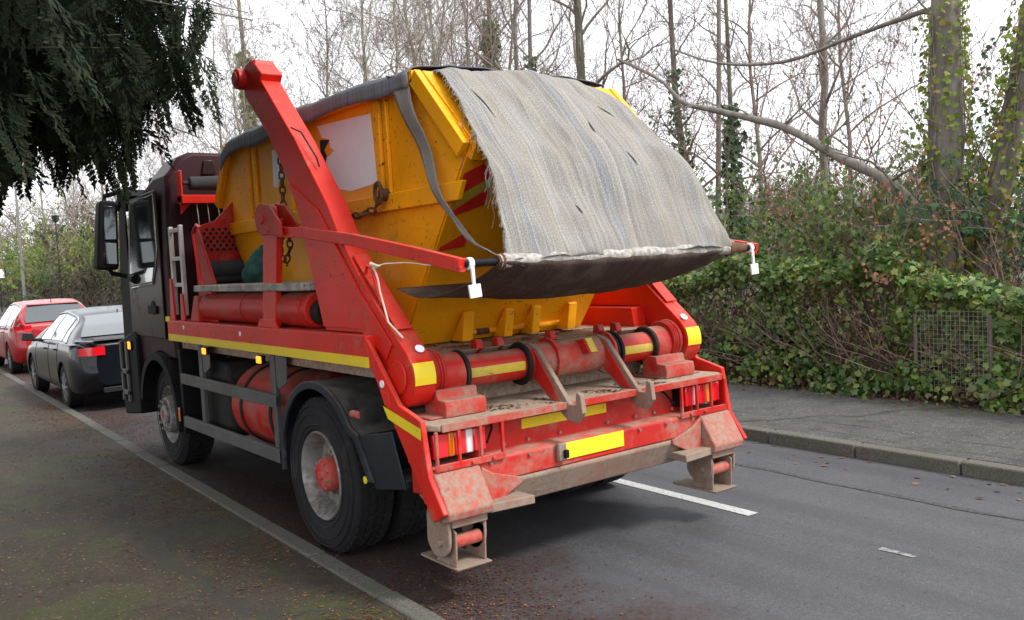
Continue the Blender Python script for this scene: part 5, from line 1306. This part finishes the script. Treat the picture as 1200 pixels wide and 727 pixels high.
for i, (x, y, h, mt, lb) in enumerate([(8.8, 28, 3.4, m_brownhedge, 'brown winter shrub over the hedge right of the cab mirror'), (8.6, 36, 3.6, m_ivyyel, 'yellow-green shrub over the far hedge behind the cab mirror'), (8.9, 44, 4.2, m_brownhedge, 'brown winter shrub behind the black lamp post'),
      (8.7, 53, 4.5, m_shrub, 'green shrub between the lamp posts'), (9.0, 62, 5., m_ivyyel, 'yellowish shrub behind the tall grey lamp post'), (9.2, 74, 5.5, m_shrub, 'green shrub behind the road sign'), (11.5, 48, 6.0, m_brownhedge, 'tall brown thicket behind the black lamp post'), (12., 58, 6.5, m_brownhedge, 'tall brown thicket between the two lamp posts'), (12, 70, 7., m_ivyyel, 'tall thicket at the far left')]):
    shrub('shrub', x, y, h, 1.5, 3000, mt, lb, 100+i, .13, 10, group='shrubs over the far hedge')

for i, (x, y, h, lb) in enumerate(((9.2, 4.9, 5.4, 'tangled bare thorn bush with fine dark twigs right of the sheet'), (10.2, 2.2, 5.0, 'tangled bare thorn bush against the sky right of the ivy column'), (9.8, .3, 5.2, 'tangled bare thorn bush between the grey trunk and the thick ivied trunk'), (10.8, 8.6, 6.2, 'tangled bare thorn bush rising behind the sheet\'s right edge'), (12, 12.5, 7, 'tangled bare thorn bush above the ridge of the sheet'))):
    shrub('thorn_bush', x, y, h, .8, 160, m_shrub if i % 2 else m_copper, lb, 140+i, .04, 8, m_twigred, .3, cat='bush')
# --- hedges
def hedge(name, y0, y1, x, depth, hfun, n, size, mt, label, brown=0., twigs=600, core=1.0, low_spread=.0):
    root = empty(name, (*rd(x+depth/2, (y0+y1)/2), .09), label, 'hedge'); org = np.array(root.location)
    # dark woody core made of crossing stems
    S_ = []
    for i in range(twigs):
        yy = random.uniform(y0, y1); H = hfun(yy); xx = x+random.uniform(.1, depth); z = .05; p = np.array([xx, yy, z]); d = np.array([random.gauss(0, .3), random.gauss(0, .3), 1.])
        for k in range(5):
            q = p+d/np.linalg.norm(d)*H*random.uniform(.14, .22); S_.append((*(np.array([*rd(p[0], p[1]), p[2]])-org), .009*(1-.15*k), *(np.array([*rd(q[0], q[1]), q[2]])-org), .007*(1-.15*k))); p = q; d = d+np.array([random.gauss(0, .5), random.gauss(0, .5), random.gauss(0, .25)])
    V, F = tubes_np(S_, 4); npmesh('stem', V, F, m_twigred, root)
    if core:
        g = MB(); nu = int((y1-y0)*5)+2  # solid lump added inside the hedge to block light between the leaves
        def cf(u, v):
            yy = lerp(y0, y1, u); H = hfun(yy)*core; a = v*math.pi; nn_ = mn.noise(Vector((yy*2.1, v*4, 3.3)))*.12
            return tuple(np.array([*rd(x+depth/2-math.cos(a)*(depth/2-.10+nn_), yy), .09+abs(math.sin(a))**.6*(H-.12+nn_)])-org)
        g.grid(nu, 12, cf); me = bpy.data.meshes.new('core'); me.from_pydata(g.v, [], g.f); finish(me, 60); link('inner_light_block', me, m_earth, root)
    Pn = []; Nn = []; Bn = []
    cnt = 0
    while cnt < n:
        yy = random.uniform(y0, y1); H = hfun(yy); v = random.random()
        if v < .58:   # road face
            z = random.uniform(.0, H); bul = .10*mn.noise(Vector((yy*1.4, z*1.6, 0)))+.06*mn.noise(Vector((yy*4, z*4, 5))); xx = x+(.05 if z > .5 else low_spread*-(1-z/.5))-bul+random.uniform(-.02, .16); nx = (-1, 0, .35)
        elif v < .92: z = H+.10*mn.noise(Vector((yy*2, 1, 0)))+random.uniform(-.14, .10); xx = x+random.uniform(0, depth); nx = (-.3, 0, 1); z += .35*max(0, mn.noise(Vector((yy*1.3, 4, 0))))*random.random()
        else: z = random.uniform(.2, H); xx = x+depth+random.uniform(-.1, .1); nx = (1, 0, .3)
        dens = mn.noise(Vector((yy*.9+3, z*1.3, 2.)))+.4*mn.noise(Vector((yy*3, z*3, 7.)))
        if brown and v < .62 and -1.02 < yy < -.36 and .28 < z < 1.0 and random.random() < .62: continue
        if brown and v < .62 and dens < -brown+.35*max(0, 0.9-z) and random.random() < .86:
            if random.random() < .75: w3 = rd(xx+.05, yy); Bn.append((w3[0]-org[0], w3[1]-org[1], z+.09-org[2]))
            continue
        w3 = rd(xx, yy); Pn.append((w3[0]-org[0], w3[1]-org[1], z+.09-org[2])); Nn.append(nx); cnt += 1
    V, F = leaves(np.array(Pn), np.array(Nn), size, jitter=.75, szvar=.6); npmesh('foliage', V, F, mt, root)
    if Bn: V, F = leaves(np.array(Bn), np.tile(np.array([[-1, 0, .3]]), (len(Bn), 1)), size*.8, LEAFS, jitter=.9); npmesh('dead_leaves', V, F, m_copperdk, root)
    return root
random.seed(5)
hf1 = lambda y: 1.36+.14*math.sin(y*1.1)+.10*math.sin(y*2.7+1)+.08*math.sin(y*6.1)
hedge('ivy_hedge', -4.5, 9, 6.78, .75, hf1, 32000, .064, m_ivy, 'ragged hedge of glossy green ivy along the right-hand pavement behind the lorry', .16, 1700, .55, .22)
hf2 = lambda y: 2.2+.12*math.sin(y*.7)+.1*math.sin(y*1.9)
hedge('hedge', 9.2, 85, 6.9, .9, hf2, 30000, .11, m_brownhedge, 'long trimmed brownish hedge beyond the parked cars', 0, 900, .93)
# brown dead leaves caught in the ivy hedge
random.seed(8)
# --- wire fence panel
fn_ = empty('wire_fence', (*rd(6.80, -.68), .1), 'rusty square wire mesh fence panel showing through the gap in the ivy', 'fence')
wf_ = MB(); fy0, fy1 = -1.05, -.30
for i in range(17): yy = lerp(fy0, fy1, i/16); wf_.tube([(*rd(6.76, yy), .25), (*rd(6.77, yy), 1.10)], .0017, 4, False)
for j in range(18): zz = .25+.049*j; wf_.tube([(*rd(6.762, fy0), zz), (*rd(6.772, fy1), zz)], .0017, 4, False)
obj('mesh_panel', wf_, plain('galvanised_wire', (.35, .33, .30), .6, .4), fn_, smooth=60)
obj('post', MB().tube([(*rd(6.78, fy0-.02), .09), (*rd(6.78, fy0-.02), 1.05)], .02, 8).tube([(*rd(6.78, fy1+.02), .09), (*rd(6.78, fy1+.02), 1.05)], .02, 8), m_barkdark, fn_, each=True)

# --- distant woodland across the water
def far_wood():
    Pn = []; Sg = []
    random.seed(77)
    for i in range(420):
        a = random.uniform(-.15, 1.35); dist = random.uniform(95, 150); x = CAM[0]+math.sin(a+.25)*dist; y = CAM[1]+math.cos(a+.25)*dist; h = random.uniform(5, 12)
        Sg.append((x, y, 0, .12, x, y, h*.8, .04))
        for k in range(26):
            z0 = random.uniform(.15, .8)*h; b = random.uniform(0, 6.28); L_ = random.uniform(1., 3.2); p = (x, y, z0); q = (x+math.cos(b)*L_*.7, y+math.sin(b)*L_*.7, z0+L_*.8); Sg.append((*p, .05, *q, .02))
            for j in range(6):
                f = random.uniform(.3, 1); c = [lerp(p[t_], q[t_], f) for t_ in range(3)]; Sg.append((*c, .03, c[0]+random.gauss(0, .9), c[1]+random.gauss(0, .9), c[2]+random.uniform(.2, 1.3), .015))
    V, F = tubes_np(Sg, 3); o = npmesh('distant_woodland', V, F, plain('distant_bark', (.20, .165, .14), .95, var=.3, scale=.1)); tag(o, 'hazy brown winter woodland on the far bank', 'woodland', kind='stuff')
far_wood()
random.seed(78); n = 26000
a = rng.uniform(-.15, 1.35, n); dd = rng.uniform(94, 125, n); z = np.abs(rng.normal(0, 1.7, n))
Pn = np.stack([CAM[0]+np.sin(a+.25)*dd, CAM[1]+np.cos(a+.25)*dd, z], 1); N = np.tile(np.array([[-.6, -.6, .5]]), (n, 1))
V, F = leaves(Pn, N, .9, LEAFS); tag(npmesh('bank_undergrowth', V, F, m_brownhedge), 'brown and green undergrowth along the far bank', 'undergrowth', kind='stuff')
# woodland floor scrub between hedge and water
n = 60000; yy = rng.uniform(-8, 95, n); xx = rng.uniform(7.8, 21.5, n); zz = np.abs(rng.normal(0, .38, n))+.0
xy = np.array([rd(a_, b_) for a_, b_ in zip(xx, yy)]); Pn = np.stack([xy[:, 0], xy[:, 1], zz], 1); N = np.tile(np.array([[-.5, -.3, .8]]), (n, 1))
V, F = leaves(Pn, N, .13, LEAFS); tag(npmesh('woodland_scrub', V, F, m_brownhedge), 'low brambles and dead leaves on the woodland floor behind the hedge', 'undergrowth', kind='stuff')

# --- big conifer over the left pavement
def spray_proto(seed, n_side=14):
    r_ = np.random.default_rng(seed); Q = []
    def blade(p, d, L_, w_):
        d = d/np.linalg.norm(d); nrm = np.array([r_.normal(0, .35), 1, r_.normal(0, .35)]); s_ = np.cross(d, nrm); s_ /= np.linalg.norm(s_)
        Q.append([p, p+d*L_*.5+s_*w_, p+d*L_, p+d*L_*.5-s_*w_])
    for i in range(n_side):
        f = i/n_side; base = np.array([.04*math.sin(f*5), .03*math.cos(f*4), -f*.9]); L_ = .30*(1-f*.75)
        for sg in (-1, 1):
            d = np.array([sg*.75, r_.normal(0, .25), -.75]); blade(base, d, L_, .017)
            for k in range(5):
                g = .2+.17*k; p = base+d/np.linalg.norm(d)*L_*g
                for s2 in (-1, 1):
                    d2 = d+np.array([s2*.7*sg, r_.normal(0, .3), s2*.45]); blade(p, d2, L_*.46*(1-g*.4), .013)
    blade(np.array([0, 0, -.8]), np.array([0, 0, -1.]), .2, .02)
    return np.array(Q).reshape(-1, 3)
PR = [spray_proto(s_) for s_ in (1, 2, 3)]
def conifer(loc, label, boughs, nper, h, seed, scale=(.3, .62), clear=None):
    root = empty('conifer_tree', loc, label, 'tree'); r_ = np.random.default_rng(seed); L = np.array(loc)
    m = MB().tube([(0, 0, 0), (0, 0, h*.5), (.1, 0, h)], [.32, .2, .04], 14); me = bpy.data.meshes.new('trunk'); me.from_pydata(m.v, [], m.f); finish(me, 60); link('trunk', me, m_barkdark, root)
    Sg = []; pos = []
    for (end, z0, dens) in boughs:
        end = np.array(end)-L; p0 = np.array([0, 0, z0]); mid = (p0+end)/2+np.array([0, 0, .55]); k = 14; prev = p0
        for i in range(1, k+1):
            f = i/k; q = (1-f)**2*p0+2*f*(1-f)*mid+f*f*end+r_.normal(0, .05, 3); Sg.append((*prev, .05*(1-f*.85)+.006, *q, .05*(1-(f+.07)*.85)+.006)); 
            if f > .2:
                for j in range(int(nper*dens*(.5+f))):
                    side = r_.normal(0, .42, 3); side[2] = side[2]*.35-abs(side[0]+side[1])*.12; pp = prev+(q-prev)*r_.random()+side; pos.append(pp)
                    if j % 3 == 0: Sg.append((*prev, .008, *pp, .004))
            prev = q
    if clear is not None: pos = [p for p in pos if p[0]+L[0] < clear or (p[2]+L[2] > 5.0 and p[0]+L[0] < clear+.30)]
    V, F = tubes_np(Sg, 5); npmesh('branch', V, F, m_barkdark, root)
    Vs = []
    for p in pos:
        pr = PR[r_.integers(0, 3)]; a = r_.uniform(0, 6.283); s_ = r_.uniform(*scale); tx_, ty_ = r_.normal(0, .35, 2)
        c, s = math.cos(a), math.sin(a); Mx = np.array([[c, -s, 0], [s, c, 0], [0, 0, 1]]) @ np.array([[1, 0, 0], [0, 1, -tx_], [0, tx_, 1]]); Vs.append((pr*s_) @ Mx.T+p)
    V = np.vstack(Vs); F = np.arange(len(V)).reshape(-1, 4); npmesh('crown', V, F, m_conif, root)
    return root
bo_ = [((-.1, 1.3, 5.6), 5.4, 1.4), ((-.15, 2.2, 5.9), 5.6, 1.4), ((-.2, .7, 5.4), 5.3, 1.4), ((-.62, 1.4, 4.0), 3.9, 1.2), ((-.6, 2.2, 3.7), 3.5, 1.2), ((-.9, 1.5, 3.4), 3.3, 1.2), ((-.65, 2.0, 4.7), 4.4, 1.2), ((-.6, 2.6, 5.3), 5., 1.2), ((-.8, 3.2, 4.3), 4.2, 1.2), ((-.62, 1.6, 5.6), 5.2, 1.2)]
for (ex, ey, ez, dn) in [(-.95, .9, 4.2, 1), (-.75, 1.6, 4.5, 1), (-.9, .2, 3.55, 1), (-1.15, .9, 3.2, 1), (-1.5, .3, 3.1, 1), (-1.6, 1.5, 3.15, 1), (-1.0, 1.9, 3.5, 1), (-1.9, -.4, 3.3, 1.), (-2.2, .9, 3.05, 1), (-2.3, 2.2, 3.2, 1), (-1.2, 2.9, 3.7, 1), (-2.6, -.6, 3.9, 1), (-1.7, -.6, 4.1, 1),
                     (-1.1, .3, 4.6, 1), (-1.0, .9, 5.2, 1), (-1.4, -.9, 4.9, 1), (-2.4, -1.6, 4.6, 1), (-.8, 2.4, 5.4, 1), (-1.2, 1.4, 5.6, 1), (-1.0, -.4, 5.8, 1.), (-.9, 1.6, 6.2, .8), (-3.4, -1.8, 5.0, 1), (-2.9, .0, 3.0, 1.3), (-3.3, -.9, 3.1, 1.3), (-2.3, .4, 3.3, 1.3), (-1.7, .9, 3.6, 1.3), (-1.4, 1.9, 4.2, 1.3), (-2.6, -1.0, 4.4, 1.3), (-2.0, .2, 4.6, 1.3), (-3.2, 1.4, 3.1, 1), (-1.9, 3.6, 3.8, 1),
                     (-.9, .5, 6.6, .8), (-1., -1.4, 6.4, .8), (-2.4, -2.4, 6.0, .8), (-4.4, -1.4, 4.4, 1), (-6, -.6, 5, .8), (-7.5, 1.5, 5, .6), (-7, 4.5, 5, .6), (-4.5, 6.5, 4.6, .8), (-2.2, 5.4, 5.0, .8), (-4.8, -2.0, 7.5, .8), (-1.6, 2.0, 8.0, .8), (-2.5, 4.6, 8.4, .6), (-6.8, 3, 8.4, .6), (-4.5, .2, 9.2, .6)]:
    bo_.append(((ex, ey, ez), max(3.2, ez-.2), dn))
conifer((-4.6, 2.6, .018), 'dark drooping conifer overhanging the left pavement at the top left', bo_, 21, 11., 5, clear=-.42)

con = [o for o in COL.objects if o.name.startswith('conifer_tree')][0]  # out-of-view copies added to darken the left side and the cab's reflections
for k, (x, y, rz, lb) in enumerate(((-7.6, 10.0, 4.0, 'unseen conifer added for shade on the left verge next beyond the overhanging one'), 
    (-7.4, 17.5, .6, 'unseen conifer added for shade on the left verge level with the red hatchback'), (-7.8, 26., 3.0, 'unseen conifer added for shade on the left verge well beyond the parked cars'), (-8, 36., 5.0, 'unseen conifer added for shade furthest ahead on the left verge'))):
    c_ = copy_tree(con); c_.location = (x, y, .018); c_.rotation_euler.z = rz; c_['label'] = lb
# ================================================================== LITTER
def litter(name, xa, xb, ya, yb, n, size, z, label, bias=None, mt=m_litter, shape=LEAFS):
    x = rng.uniform(xa, xb, n) if bias is None else bias(n); y = rng.uniform(ya, yb, n)
    k = np.array([mn.noise(Vector((a_*1.2, b_*1.1, 3)))+.5*mn.noise(Vector((a_*4, b_*4, 6))) for a_, b_ in zip(x, y)]); kp = k > rng.uniform(-.5, .35, n); x, y = x[kp], y[kp]
    xy = np.array([rd(a_, b_) for a_, b_ in zip(x, y)]); Pn = np.stack([xy[:, 0], xy[:, 1], np.full(len(x), z)], 1); N = np.tile(np.array([[0, 0, 1.]]), (len(x), 1))
    V, F = leaves(Pn, N, size, shape, 0, .13, .6); V[:, 2] = np.maximum(V[:, 2], z-.001); return tag(npmesh(name, V, F, mt), label, 'leaf litter', kind='stuff')
litter('gutter_leaves', 0, 0, -5, 20, 42000, .017, .006, 'brown leaf crumbs drifted in the gutter under the lorry', lambda n: XL+np.abs(rng.normal(0, .40, n)))
litter('pavement_litter', -2.8, XL-.2, -4.5, 14, 14000, .020, .0275, 'scattered brown twigs and leaf crumbs on the left pavement', mt=m_crumb)
litter('kerb_litter', -1.0, XL-.14, -3.5, 10, 18000, .019, .0275, 'leaf crumbs along the back of the left kerb', mt=m_crumb, bias=lambda n: XL-.13-np.abs(rng.normal(0, .3, n)))
litter('hedge_litter', 0, 0, -5, 14, 9000, .04, .116, 'fallen brown leaves along the foot of the ivy hedge', lambda n: 6.95-np.abs(rng.normal(0, .25, n)))
litter('road_litter', XL, 4.4, -5, 3, 900, .014, .005, 'sparse leaf fragments on the asphalt')
litter('road_litter', 3.9, XR, -4, 8, 260, .045, .006, 'brown leaves lying against the right-hand kerb')
def debris(name, x0, x1, y0_, y1_, z, n, label):
    x = rng.uniform(x0, x1, n); y = rng.uniform(y0_, y1_, n); k = np.array([mn.noise(Vector((a_*5, b_*6, 3.3))) for a_, b_ in zip(x, y)]); kp = k > rng.uniform(-.1, .4, n)
    Pn = np.stack([x[kp], y[kp], np.full(kp.sum(), z)], 1); V, F = leaves(Pn, np.tile(np.array([[0, 0, 1.]]), (len(Pn), 1)), .022, LEAFS, 0, .12, .6); V[:, 2] = np.maximum(V[:, 2], z-.001); tag(npmesh(name, V, F, m_litter), label, 'leaf litter', kind='stuff')
debris('deck_debris', .4, 2.1, -1.35, -1.12, 1.003, 1500, 'rotting brown leaf bits on the rear platform of the lorry')
debris('deck_debris', .4, 2.1, -.79, -.36, 1.333, 2200, 'rotting brown leaf bits along the foot of the skip')
litter('clipping_heap', .55, .9, -2.75, -2.45, 500, .02, .006, 'small patch of tawny plant scraps on the road behind the lorry', mt=leafmat('tawny_scraps', [(.22, .15, .05), (.30, .21, .08)], .8, 0))
